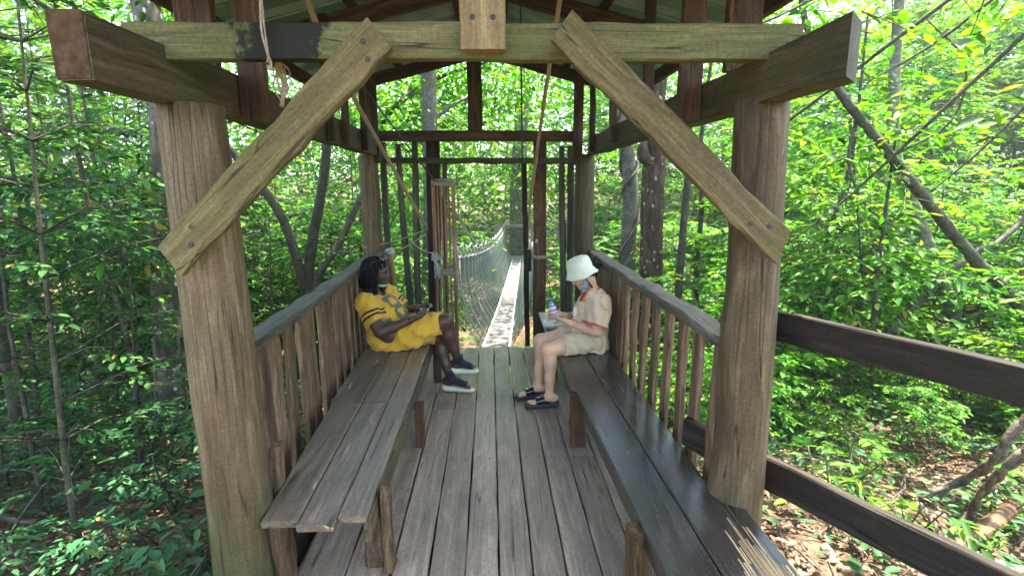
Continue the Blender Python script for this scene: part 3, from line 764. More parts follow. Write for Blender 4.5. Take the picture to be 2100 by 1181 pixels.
def sapling(h, spread, ntw, leafsize, per=9, lean=.15, low=.15, stems=1, lod=True, mat='leaf_mid', rad=.014, layered=True):
    """returns (stem mesh, foliage mesh): thin stem(s), level sprays of leaves"""
    lv = Leaves(); st = MB()
    for s_ in range(stems):
        a0 = rng.uniform(0, 6.28); ln = lean * rng.uniform(.3, 1.4) * (2.2 if stems > 1 else 1)
        pts = [V(0, 0, -.25)]; p = V(0, 0, 0)
        nseg = 7
        for i in range(nseg):
            a0 += rng.normal(0, .6); p = p + V(math.cos(a0) * ln * h / nseg, math.sin(a0) * ln * h / nseg, h / nseg); pts.append(p.copy())
        path = path_smooth(pts, 16); rr = np.linspace(rad * h / 3 + .004, .004, len(path)); st.tube(path, list(rr), 6)
        path = np.array(path)
        for k in range(ntw // stems):
            u = low + (1 - low) * rng.random() ** .8; i = min(len(path) - 1, int(u * (len(path) - 1))); q = path[i]
            a = rng.uniform(0, 6.28); r = spread * (1.05 - .6 * u) * rng.uniform(.35, 1.0)
            d = V(math.cos(a), math.sin(a), rng.uniform(-.1, .45))
            mid = q + d * r
            if r > .25: st.tube([q, q + d * r * .5 + V(0, 0, .04), mid], [.006, .004, .002], 4)
            nb = 3 if r > .3 else 1
            for j in range(nb):
                da = rng.normal(0, .7); e = V(math.cos(a + da), math.sin(a + da), rng.uniform(-.25, .2))
                twig_leaves(lv, q + d * r * rng.uniform(.4, .9), e, leafsize * per * .33, leafsize, per)
    return st.mesh('stem', M['bark'], True), lv.mesh('foliage', M[mat], lod)

def crown(blobs, nclump, leafsize, mat, per=14, fine=False, shell=.45, clump=.55):
    """leaf clumps spread unevenly through several ellipsoids"""
    lv = Leaves()
    for (c, r, wgt) in blobs:
        c = np.asarray(c, float); r = np.asarray(r, float)
        n = int(nclump * wgt)
        for _ in range(n):
            d = unit(rng.normal(0, 1, 3)); q = c + d * r * (shell + (1 - shell) * rng.random() ** .6)
            m_ = per; off = rng.normal(0, 1, (m_, 3)) * V(clump, clump, clump * .42)
            out = nrm(off + d * .4) * V(1, 1, .35) - V(0, 0, .25)
            lv.add(q + off, out + rng.normal(0, .35, (m_, 3)), V(0, 0, 1) + rng.normal(0, .45, (m_, 3)), leafsize * rng.uniform(.6, 1.25, m_), .45)
    return lv.mesh('crown', M[mat], fine)

def limbs(path, rads, n=9, subs=()):
    b = MB(); b.tube(path_smooth(path, 22), list(np.interp(np.linspace(0, 1, len(path_smooth(path, 22))), np.linspace(0, 1, len(rads)), rads)), n, rough=.035)
    for (pp, rr) in subs:
        sm = path_smooth(pp, 14); b.tube(sm, list(np.interp(np.linspace(0, 1, len(sm)), np.linspace(0, 1, len(rr)), rr)), 7, rough=.03)
    return b

def pxpath(pts, Y):
    Ys = Y if hasattr(Y, '__len__') else [Y] * len(pts)
    return [at(*p, Y=y) for p, y in zip(pts, Ys)]

def tree(label, path, rads, bark, blobs=(), nclump=60, leafsize=.16, mat='leaf_mid', subs=(), name='tree', root=True, cat='tree', n=9, group=None, fine=False, clump=.55, per=14):
    path = [np.asarray(p, float) for p in path]
    g = float(ground_z(path[0][0], path[0][1]))
    if root and path[0][2] > g - .2:
        path = [V(path[0][0] + (path[0][0] - path[1][0]) * .15, path[0][1], g - .3)] + path; rads = [rads[0] * 1.25] + list(rads)
    o = thing(name, label, cat, (path[0][0], path[0][1], g), group)
    I = Matrix.Identity(4)
    tr = limbs(path, rads, n, subs); link('trunk', tr.mesh('trunk', M[bark], True), o, I)
    if blobs: link('crown', crown(blobs, nclump, leafsize, mat, per=per, fine=fine, clump=clump), o, I)
    return o

def gpx(px, py, h=0.0):
    """point seen at px,py that lies h above the forest floor"""
    a, c = 1.0, 40.0
    for _ in range(50):
        y = (a + c) / 2; q = at(px, py, Y=y)
        if q[2] > ground_z(q[0], q[1]) + h: a = y
        else: c = y
    return at(px, py, Y=a)

# --- trees one can tell apart in the photograph
def UP(p, dz, dx=0, dy=0): return np.asarray(p) + V(dx, dy, dz)
P = pxpath([(352, 905), (346, 700), (338, 450), (330, 200)], 5.6); P += [UP(P[-1], 2.4, -.1), UP(P[-1], 5, -.3, .4)]
tree('tall tree with white lichen down its bark and a dark hollow, left of the shelter', P, [.17, .15, .14, .13, .12, .07], 'bark_white', n=14,
     blobs=(((-4.2, 6.2, 8.4), (3.0, 3.0, 1.3), 1.2), ((-6.4, 4.8, 7.6), (2.6, 2.6, 1.1), .9), ((-2.2, 5.2, 8.8), (2.4, 2.4, .9), .8), ((-3.6, 3.6, 4.3), (1.3, 1.1, .5), .25)), nclump=170, leafsize=.22, mat='leaf_dark')  # high crown blobs sit out of view, added to shade the left thicket
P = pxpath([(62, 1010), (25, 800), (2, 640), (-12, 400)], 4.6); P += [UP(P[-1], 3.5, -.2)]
tree('slim dark trunk leaning at the left edge of the picture', P, [.055, .05, .045, .04, .03], 'bark', blobs=(((-5.0, 2.6, 6.8), (2.6, 2.2, 1.0), 1.0), ((-7.6, 7.2, 7.6), (2.6, 2.6, 1.1), .9), ((-3.9, 3.3, 3.5), (.9, .8, .4), .2)), nclump=150, leafsize=.16, mat='leaf_dark')  # both upper blobs are unseen cover, put there to darken the left side
A = pxpath([(632, 620), (640, 500), (655, 420), (668, 330), (670, 240)], 6.6); A += [UP(A[-1], 2.5, .2)]
B1 = pxpath([(630, 618), (605, 520), (580, 450), (545, 395), (490, 330), (445, 270)], [6.6, 6.55, 6.5, 6.45, 6.4, 6.3])
B2 = pxpath([(636, 625), (655, 560), (690, 510), (728, 430), (760, 360)], [6.6, 6.65, 6.7, 6.8, 6.9])
tree('tree forking low into three curved stems beyond the left railing', A, [.07, .065, .06, .055, .05, .03], 'bark', subs=((B1, [.065, .06, .055, .045, .03]), (B2, [.06, .05, .045, .03])),
     blobs=(((-2.2, 6.8, 6.2), (2.2, 1.8, 1.3), 1.0), ((-3.4, 6.2, 4.3), (1.0, .9, .6), .25)), nclump=100, leafsize=.15, mat='leaf_mid')
P = pxpath([(878, 700), (884, 450), (880, 200), (878, 40)], 9.2); P += [UP(P[-1], 3, .2)]
S1 = pxpath([(883, 250), (930, 215), (985, 190)], [9.2, 9.1, 9.0])
tree('pale straight trunk standing just behind the slatted gate', P, [.15, .14, .13, .12, .08], 'bark_pale', n=13, subs=((S1, [.04, .03, .015]),),
     blobs=(((-1.2, 9.4, 4.7), (1.7, 1.4, 1.0), .6), ((-.9, 9.2, 8.5), (2.8, 2.6, 1.3), 1.0), ((.6, 6.6, 9.0), (2.6, 2.4, .9), .9)), nclump=130, leafsize=.17, mat='leaf_mid')  # forward top blob is unseen, stretched over the shelter to shade it
P = pxpath([(1335, 640), (1337, 450), (1343, 300), (1345, 150)], 8.0); P += [UP(P[-1], 4, .3)]
tree('dark trunk spotted with pale lichen and a burl near the roof, right of the shelter', P, [.185, .175, .165, .16, .1], 'bark_spot', n=15, subs=((pxpath([(1340, 330), (1322, 325), (1318, 305), (1326, 285)], 7.9), [.08, .1, .09, .03]),),
     blobs=(((2.6, 8.3, 8.6), (2.8, 2.6, 1.5), 1.0),), nclump=120, leafsize=.18, mat='leaf_mid')
P = pxpath([(1283, 640), (1290, 470), (1293, 380), (1282, 280), (1270, 120)], 8.8); P += [UP(P[-1], 4, -.2)]
T6 = tree('grey trunk wrapped by a twining vine, right of the far shelter post', P, [.14, .13, .13, .12, .12, .07], 'bark_pale', n=12,
     blobs=(((1.9, 8.0, 8.4), (2.4, 2.2, .9), 1.0), ((2.4, 11.5, 8.6), (2.6, 2.4, 1.0), 1.0), ((3.0, 15.2, 9.4), (2.8, 2.6, 1.0), 1.0)), nclump=170, leafsize=.16, mat='leaf_bright')  # crown spread out of view along the bridge, blobs added to block its sun
b = MB(); pp = path_smooth(P[:5], 40); tw = []
for i, q in enumerate(pp): tw.append(q + V(.145 * math.cos(i * .5), .145 * math.sin(i * .5) - .02, 0))
b.tube(tw, .022, 6); b.tube([q + V(.15 * math.cos(i * .3 + 2), .15 * math.sin(i * .3 + 2) - .02, 0) for i, q in enumerate(pp)], .016, 6)
tag(link('twining_vine', b.mesh('twining_vine', M['vine'], True)), 'thin vine twisting round the grey trunk', 'vine')
P = pxpath([(1388, 650), (1402, 460), (1412, 350), (1420, 150)], 7.2); P += [UP(P[-1], 2.5, .2)]
tree('thin brown stem rising behind the right railing near the lichen-spotted trunk', P, [.055, .05, .048, .045, .03], 'bark', blobs=(((3.0, 7.3, 5.6), (1.3, 1.2, .9), 1.0),), nclump=60, leafsize=.13, mat='leaf_bright')
P = pxpath([(1425, 660), (1432, 520), (1440, 400), (1436, 300)], 8.4); P += [UP(P[-1], 2.5, .2)]
tree('thin greenish stem beside the thin brown stem behind the right railing', P, [.05, .045, .04, .035, .02], 'bark', blobs=(((3.6, 8.5, 5.4), (1.2, 1.1, .8), 1.0),), nclump=50, leafsize=.13, mat='leaf_bright')
P = pxpath([(2260, 900), (2110, 650), (2010, 545), (1915, 430), (1810, 300), (1712, 175), (1650, 40)], [4.8, 5.0, 5.0, 5.05, 5.1, 5.2, 5.3]); P += [UP(P[-1], 2, -.5)]
S1 = pxpath([(1760, 235), (1740, 330), (1775, 420), (1840, 470)], [5.2, 5.1, 5.0, 5.0]); S2 = pxpath([(1830, 320), (1950, 250), (1980, 130), (1900, 40)], [5.1, 4.9, 4.8, 4.8])
tree('long dark leaning trunk sloping across the upper right', P, [.08, .066, .058, .053, .046, .04, .03, .015], 'bark', subs=((S1, [.018, .014, .01]), (S2, [.014, .01, .006])),
     blobs=(((3.3, 5.6, 7.6), (2.2, 2.2, 1.0), 1.0),), nclump=60, leafsize=.16, mat='leaf_bright')
P = pxpath([(2075, 930), (2010, 760), (1960, 650), (1905, 510), (1865, 400), (1830, 250)], 6.6); P += [UP(P[-1], 3, -.2)]
tree('pale curved trunk lit by the sun behind the upper fence board', P, [.10, .095, .09, .085, .08, .07, .04], 'bark_pale', n=11, blobs=(((5.2, 7.2, 7.2), (2.2, 2.2, 1.2), 1.0),), nclump=80, leafsize=.16, mat='leaf_bright')
P = pxpath([(1590, 930), (1655, 850), (1765, 745), (1890, 610), (1990, 525), (2080, 470)], 5.4); P += [UP(P[-1], 1.2, .9)]
tree('brown branch-like trunk slanting up between the two fence boards', P, [.055, .05, .048, .042, .035, .028, .012], 'bark', blobs=(((5.9, 5.5, 4.0), (1.0, .9, .5), 1.0),), nclump=40, leafsize=.14, mat='leaf_bright')
for (pts, Y, r, lab, lm) in (
    ([(1790, 950), (1796, 830), (1788, 740), (1800, 560)], 5.2, .028, 'slender dark sapling stem standing upright under the upper fence board', 'leaf_mid'),
    ([(1672, 850), (1680, 700), (1690, 520), (1745, 330)], 6.0, .03, 'slender sapling stem close to the right front post', 'leaf_bright'),
    ([(560, 1000), (545, 860), (535, 700), (500, 560), (480, 380)], 3.9, .0, '', ''),
    ([(285, 1040), (290, 900), (270, 740), (235, 600), (180, 420)], 4.4, .026, 'slender forked sapling with a bare lower stem before the lichen trunk', 'leaf_dark'),
    ([(205, 960), (200, 800), (203, 650), (215, 480)], 5.6, .03, 'thin upright stem in the shaded thicket at the left', 'leaf_dark'),
    ([(85, 940), (72, 780), (50, 620), (40, 430)], 5.8, .028, 'thin bent stem beside the leaning slim trunk', 'leaf_dark'),
    ([(130, 930), (160, 780), (190, 690), (255, 600)], 5.2, .022, 'thin slanting stem crossing the shaded thicket', 'leaf_dark')):
    if not r: continue
    P = pxpath(pts, Y); top = UP(P[-1], 1.6)
    tree(lab, P + [top], [r * 1.2, r, r * .9, r * .75, r * .4], 'bark', blobs=((P[-1], (.9, .9, .6), 1.0),), nclump=45, leafsize=.11, mat=lm, name='sapling', fine=True, clump=.3)
def overhang(label, root_, path, rads, sprays, leafsize, mat, bark='bark'):
    """tree outside the picture whose leafy boughs hang into it: sprays of leaves set along boughs"""
    lv = Leaves(); subs = []
    for (c, R, n_) in sprays:
        c = np.asarray(c, float)
        for _ in range(n_):
            d = unit(rng.normal(0, 1, 3) * V(1, 1, .5)); q = c + d * np.asarray(R) * rng.random() ** .4
            e = V(rng.normal(0, 1), rng.normal(0, 1), rng.uniform(-.35, .1)); L_ = leafsize * rng.uniform(2.2, 4.2); n2 = int(rng.integers(5, 10))
            twig_leaves(lv, q, e, L_, leafsize * rng.uniform(.8, 1.2), n2, droop=.5)
            if rng.random() < .5: subs.append(([q - unit(e) * .25 + V(0, 0, .03), q, q + unit(e) * L_ * .9 - V(0, 0, .1)], [.006, .004, .0015]))
        subs.append(([path[-2], (np.asarray(path[-2]) + c) / 2 + V(0, 0, .25), c, c + (c - path[-2]) * .25], [.03, .02, .012, .004]))
    o = thing('tree', label, 'tree', root_)
    I = Matrix.Identity(4); tr = limbs([np.asarray(q, float) for q in path], rads, 9, subs); link('trunk', tr.mesh('trunk', M[bark], True), o, I)
    link('crown', lv.mesh('crown', M[mat], True), o, I)
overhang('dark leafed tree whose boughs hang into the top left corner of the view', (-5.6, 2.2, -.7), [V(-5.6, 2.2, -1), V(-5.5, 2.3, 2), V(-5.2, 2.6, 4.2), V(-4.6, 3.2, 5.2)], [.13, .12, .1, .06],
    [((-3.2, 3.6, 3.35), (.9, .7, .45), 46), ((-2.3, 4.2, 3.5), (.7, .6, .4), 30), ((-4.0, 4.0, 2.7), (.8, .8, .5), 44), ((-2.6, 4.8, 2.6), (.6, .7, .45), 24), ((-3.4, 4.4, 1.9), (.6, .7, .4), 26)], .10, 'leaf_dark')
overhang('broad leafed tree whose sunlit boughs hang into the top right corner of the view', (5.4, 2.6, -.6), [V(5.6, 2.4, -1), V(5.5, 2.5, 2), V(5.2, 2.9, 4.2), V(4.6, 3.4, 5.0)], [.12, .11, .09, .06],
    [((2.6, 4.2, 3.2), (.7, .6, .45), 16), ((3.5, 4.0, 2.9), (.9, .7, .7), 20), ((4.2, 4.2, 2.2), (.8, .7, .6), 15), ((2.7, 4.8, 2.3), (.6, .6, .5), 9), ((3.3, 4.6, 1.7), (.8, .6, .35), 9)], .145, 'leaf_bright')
P = [V(-2.6, 10.6, -2.6), V(-2.5, 10.5, .5), V(-2.2, 10.4, 2.6), V(-1.2, 10.3, 3.6), V(.2, 10.4, 4.1)]
tree('bright leafy tree leaning over the left side of the rope bridge', P, [.10, .09, .075, .05, .02], 'bark', blobs=(((-1.55, 9.8, 2.2), (.8, .8, 1.3), .8), ((.2, 10.6, 4.0), (1.5, 1.1, .8), 1.0), ((-1.6, 10.2, 3.4), (1.2, 1.0, .9), .7)), nclump=95, leafsize=.15, mat='leaf_bright', fine=True, clump=.36, per=16)
# far tree at the end of the bridge with its landing
P = [V(1.15, 20.3, -3), V(1.12, 20.3, 0), V(1.2, 20.3, 3), V(1.5, 20.4, 7), V(1.6, 20.4, 11)]
tree('far pale tree that carries the landing at the end of the rope bridge', P, [.38, .34, .28, .22, .15], 'bark_pale', n=13, blobs=(((1.0, 19.6, 4.0), (2.4, 1.2, 1.9), 1.0), ((1.0, 18.9, 2.0), (1.8, .8, 1.0), .4), ((.6, 21, 8), (4, 3, 2), 1.0)), nclump=120, leafsize=.28, mat='leaf_bright', clump=.8)
L = thing('landing', 'small pale wooden landing round the far tree at the end of the bridge', 'platform', (.95, 19.6, -1))
board('deck', (.2, 19.5, -.95), (1.7, 19.5, -.95), .9, .08, (0, 0, 1), M['walk'], L)
for x in (.25, 1.6): board('post', (x, 19.15, -.95), (x, 19.15, .35), .1, .1, (0, -1, 0), M['walk'], L)
board('rail', (.2, 19.15, .32), (1.65, 19.15, .30), .08, .1, (0, 0, 1), M['walk'], L)

# lianas and fallen wood at the right
def liana(label, pts, r):
    b = MB()
    for k in range(2):
        sm = path_smooth(pts, 46); out = [q + V(.8 * r * math.cos(i * .55 + 3.14 * k), 0, .8 * r * math.sin(i * .55 + 3.14 * k)) for i, q in enumerate(sm)]
        b.tube(out, list(np.linspace(r, r * .7, len(out))), 7, rough=.05)
    tag(link('liana', b.mesh('liana', M['vine'], True)), label, 'vine')
def lift(px, py, Y): return at(px, py, Y=Y)
g0 = gpx(1852, 1016, .03); 
liana('twisted woody vine arching over the leaf litter at the right edge', [lift(2180, 800, 2.9), lift(2085, 880, 2.95), lift(2040, 945, 3.0), lift(1970, 988, g0[1] - .05), gpx(1890, 1020, .04), g0], .026)
g1 = gpx(1940, 1108, .03)
liana('second twisted vine dropping to the ground near the fallen log', [lift(2170, 860, 2.6), lift(2075, 950, 2.65), lift(2020, 1005, g1[1] + .02), gpx(1985, 1060, .10), g1], .022)
liana('thin looping root under the twisted vine', [gpx(1875, 1022, .05), gpx(1900, 1050, .06), gpx(1925, 1090, .05), gpx(1935, 1125, .0)], .012)
def fallen(label, a, c, r, mat, name='log', cat='log'):
    o = log(name, a, c, r, r * .8, M[mat], None, 14, 10, bumps=((.4, 1, r * .25, .1, .8),), bend=.03); tag(o, label, cat)
fallen('red brown fallen log lying in sunlight at the lower right', gpx(1935, 1140, .05), gpx(2080, 1035, .08), .065, 'leg')
fallen('pale split log lying in the lower right corner', gpx(1950, 1125, .02), gpx(2160, 1185, .03), .05, 'splinter')
fallen('short piece of bark among the litter beside the bench', gpx(1690, 1120, .02), gpx(1745, 1172, .02), .03, 'splinter', 'bark_piece', 'bark')
fallen('fallen branch curving over the undergrowth at the lower left', gpx(-30, 1045, .15), gpx(75, 1068, .08), .025, 'bark', 'fallen_branch', 'branch')
gz = lambda x, y: float(ground_z(x, y))
# --- undergrowth: a few kinds, each copied to many places
KINDS = []
def kind(name, label, cat, group, **kw):
    KINDS.append((name, label, cat, group, [sapling(**kw) for _ in range(kw.pop('variants', 1) if False else 3)]))
def scatter(ki, spots):
    name, label, cat, group, meshes = KINDS[ki]
    for (x, y, s, rz) in spots:
        st, fo = meshes[rng.integers(len(meshes))]
        z = gz(x, y) - .02
        o = thing(name, label, cat, (x, y, z), group)
        o.rotation_euler.z = rz; o.scale = (s, s, s)
        Mx = Matrix.LocRotScale(Vector((x, y, z)), o.rotation_euler, Vector((s, s, s))); WORLD[o.name] = Mx
        for nm, me in (('stem', st), ('foliage', fo)):
            c = bpy.data.objects.new(nm, me); COL.objects.link(c); c.parent = o
def blocked(x, y, r):
    if -1.35 - r < x < 1.4 + r and -1 < y < 5.9: return True            # the shelter
    xb = .1 + .06 * (y - 5.65)
    if 5 < y < 22 and abs(x - xb) < .95 + r * 1.6: return True                # the bridge
    if math.hypot(x, y) < 2.6 + r: return True
    if x > 1.2 and abs((x - 1.3) * .885 + (y - 2.2) * .466) < .25 + r * .5 and y < 2.4: return True   # the fence
    return False
def spots(n, xr, yr, r, smin, smax, dmin=.55, cond=None):
    out = []; tries = 0
    while len(out) < n and tries < n * 60:
        tries += 1; x = rng.uniform(*xr); y = rng.uniform(*yr)
        if blocked(x, y, r) or (cond and not cond(x, y)): continue
        if any((x - a[0]) ** 2 + (y - a[1]) ** 2 < dmin ** 2 for a in out): continue
        # keep to what the photograph can see
        ang = math.degrees(math.atan2(x, y + .3))
        if abs(ang - 2.3) > 50: continue
        if r > .4 and ((7 < ang < 24 and y < 8.3) or (-32 < ang < -14 and y < 7.0) or (-36 < ang < -30 and y < 5.8 and r > .5)): continue
        out.append((x, y, rng.uniform(smin, smax), rng.uniform(0, 6.28)))
    return out
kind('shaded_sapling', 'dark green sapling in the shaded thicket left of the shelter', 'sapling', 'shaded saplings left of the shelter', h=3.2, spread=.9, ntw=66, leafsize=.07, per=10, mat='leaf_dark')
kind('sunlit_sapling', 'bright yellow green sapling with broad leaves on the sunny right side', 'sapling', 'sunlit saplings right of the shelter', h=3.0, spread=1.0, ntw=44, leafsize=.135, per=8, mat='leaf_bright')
kind('leafy_shrub', 'mid green bushy shrub growing beyond the shelter', 'shrub', 'shrubs beyond the shelter', h=2.2, spread=1.0, ntw=90, leafsize=.12, per=9, stems=3, lean=.22, low=.05, mat='leaf_mid')
kind('low_plant', 'low leafy plant on the forest floor at the left', 'plant', 'low plants on the forest floor', h=.42, spread=.34, ntw=18, leafsize=.075, per=5, stems=2, lean=.3, low=.1, mat='leaf_cool', rad=.03)
kind('small_tree', 'slim understory tree with a loose bright crown', 'tree', 'understory trees further back', h=7.0, spread=1.9, ntw=110, leafsize=.17, per=10, low=.2, lean=.1, lod=False, mat='leaf_mid', rad=.014)
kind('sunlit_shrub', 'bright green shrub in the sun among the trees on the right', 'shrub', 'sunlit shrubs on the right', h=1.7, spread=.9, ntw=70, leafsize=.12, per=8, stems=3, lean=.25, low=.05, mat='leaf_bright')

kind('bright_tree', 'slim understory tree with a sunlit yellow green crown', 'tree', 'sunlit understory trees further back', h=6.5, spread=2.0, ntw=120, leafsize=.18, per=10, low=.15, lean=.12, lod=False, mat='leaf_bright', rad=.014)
scatter(0, spots(32, (-11, -1.8), (3.0, 10), .5, .7, 1.25, .6))
scatter(1, spots(22, (2.2, 12), (5.0, 12), .6, .75, 1.3, .75))
scatter(2, spots(72, (-13, 14), (7, 21), .5, .8, 1.6, .9))
scatter(3, spots(90, (-6, -1.6), (2.3, 7), .1, .7, 1.5, .22))
scatter(5, spots(16, (1.7, 7), (3.5, 7), .2, .32, .7, .4))
kind('low_bright_plant', 'low bright plant growing through the leaf litter on the right', 'plant', 'low plants in the leaf litter on the right', h=.38, spread=.32, ntw=16, leafsize=.085, per=5, stems=2, lean=.3, low=.1, mat='leaf_bright', rad=.03)
scatter(7, spots(44, (1.5, 6.5), (2.6, 6.5), .1, .5, 1.2, .2))
scatter(4, spots(46, (-22, 24), (9, 26), 1.0, .75, 1.35, 1.5))
scatter(6, spots(30, (-4, 22), (9, 25), 1.0, .75, 1.3, 1.5))
scatter(5, spots(40, (1.8, 12), (3.8, 14), .5, .6, 1.2, .7))

# --- what nobody could count
def far_wood():
    """the mass of the forest beyond about 24 m"""
    sides = (Leaves(), Leaves())
    for _ in range(3200):
        deg = rng.uniform(-54, 58); a = math.radians(deg); lv = sides[0 if deg + rng.normal(0, 5) < -8 else 1]; r = 24 + 17 * rng.random() ** .8
        x, y = r * math.sin(a), r * math.cos(a); h = rng.random() ** .9 * (13 + 3 * math.sin(a * 9) + 2 * math.sin(a * 23)) * min(1.0, .55 + (r - 24) / 14)
        q = V(x, y, gz(x, min(y, 60)) + h); m_ = 26
        off = rng.normal(0, 1, (m_, 3)) * V(1.1, 1.1, .5)
        lv.add(q + off, nrm(off) * V(1, 1, .3) - V(0, 0, .3) + rng.normal(0, .3, (m_, 3)), V(0, 0, 1) + rng.normal(0, .5, (m_, 3)), .42 * rng.uniform(.6, 1.3, m_), .5)
    for lv, mk in zip(sides, ('leaf_mid', 'leaf_bright')): tag(link('far_woods', lv.mesh('far_woods', M[mk], False)), kind='stuff')
far_wood()
def litter():
    lv = Leaves()
    n = 15000; x = np.concatenate([rng.uniform(1.3, 7, n), rng.uniform(-6, -1.2, n // 2)]); y = np.concatenate([rng.uniform(1.2, 7.5, n), rng.uniform(1.8, 6.5, n // 2)])
    z = ground_z(x, y) + rng.uniform(.004, .05, len(x)); k = len(x); a = rng.uniform(0, 6.28, k)
    lv.add(np.stack([x, y, z], 1), np.stack([np.cos(a), np.sin(a), rng.normal(0, .25, k)], 1), V(0, 0, 1) + rng.normal(0, .4, (k, 3)), rng.uniform(.025, .085, k), .42)
    tag(link('leaf_litter', lv.mesh('leaf_litter', M['litter'], True)), kind='stuff')
    b = MB()
    for _ in range(420):
        side = rng.random() < .65
        x = rng.uniform(1.4, 6.5) if side else rng.uniform(-5.5, -1.4); y = rng.uniform(1.3, 6.5); z = gz(x, y) + .02; a = rng.uniform(0, 3.14); L = rng.uniform(.1, .6)
        b.tube([V(x, y, z), V(x + L * .5 * math.cos(a), y + L * .5 * math.sin(a), z + rng.uniform(.0, .04)), V(x + L * math.cos(a + .2), y + L * math.sin(a + .2), z)], [.006, .005, .003], 4)
    tag(link('fallen_twigs', b.mesh('fallen_twigs', M['vine'], True)), kind='stuff')
litter()
def ground_cover():
    lv = Leaves()
    for _ in range(7000):
        side = rng.random() < .5
        x = rng.uniform(-12, -1.3) if side else rng.uniform(1.6, 13); y = rng.uniform(2.0, 20)
        if blocked(x, y, .05) or (not side and y < 3.6 and rng.random() < .55): continue
        m_ = 7; q = V(x, y, gz(x, y) + .02); a = rng.uniform(0, 6.28, m_)
        hh = rng.uniform(.03, .22, m_)
        lv.add(q + np.stack([.09 * np.cos(a), .09 * np.sin(a), hh], 1), np.stack([np.cos(a), np.sin(a), rng.uniform(-.3, .3, m_)], 1), V(0, 0, 1) + rng.normal(0, .3, (m_, 3)), rng.uniform(.05, .11, m_), .5)
    tag(link('ground_cover', lv.mesh('ground_cover', M['leaf_cool'], True)), kind='stuff')
ground_cover()

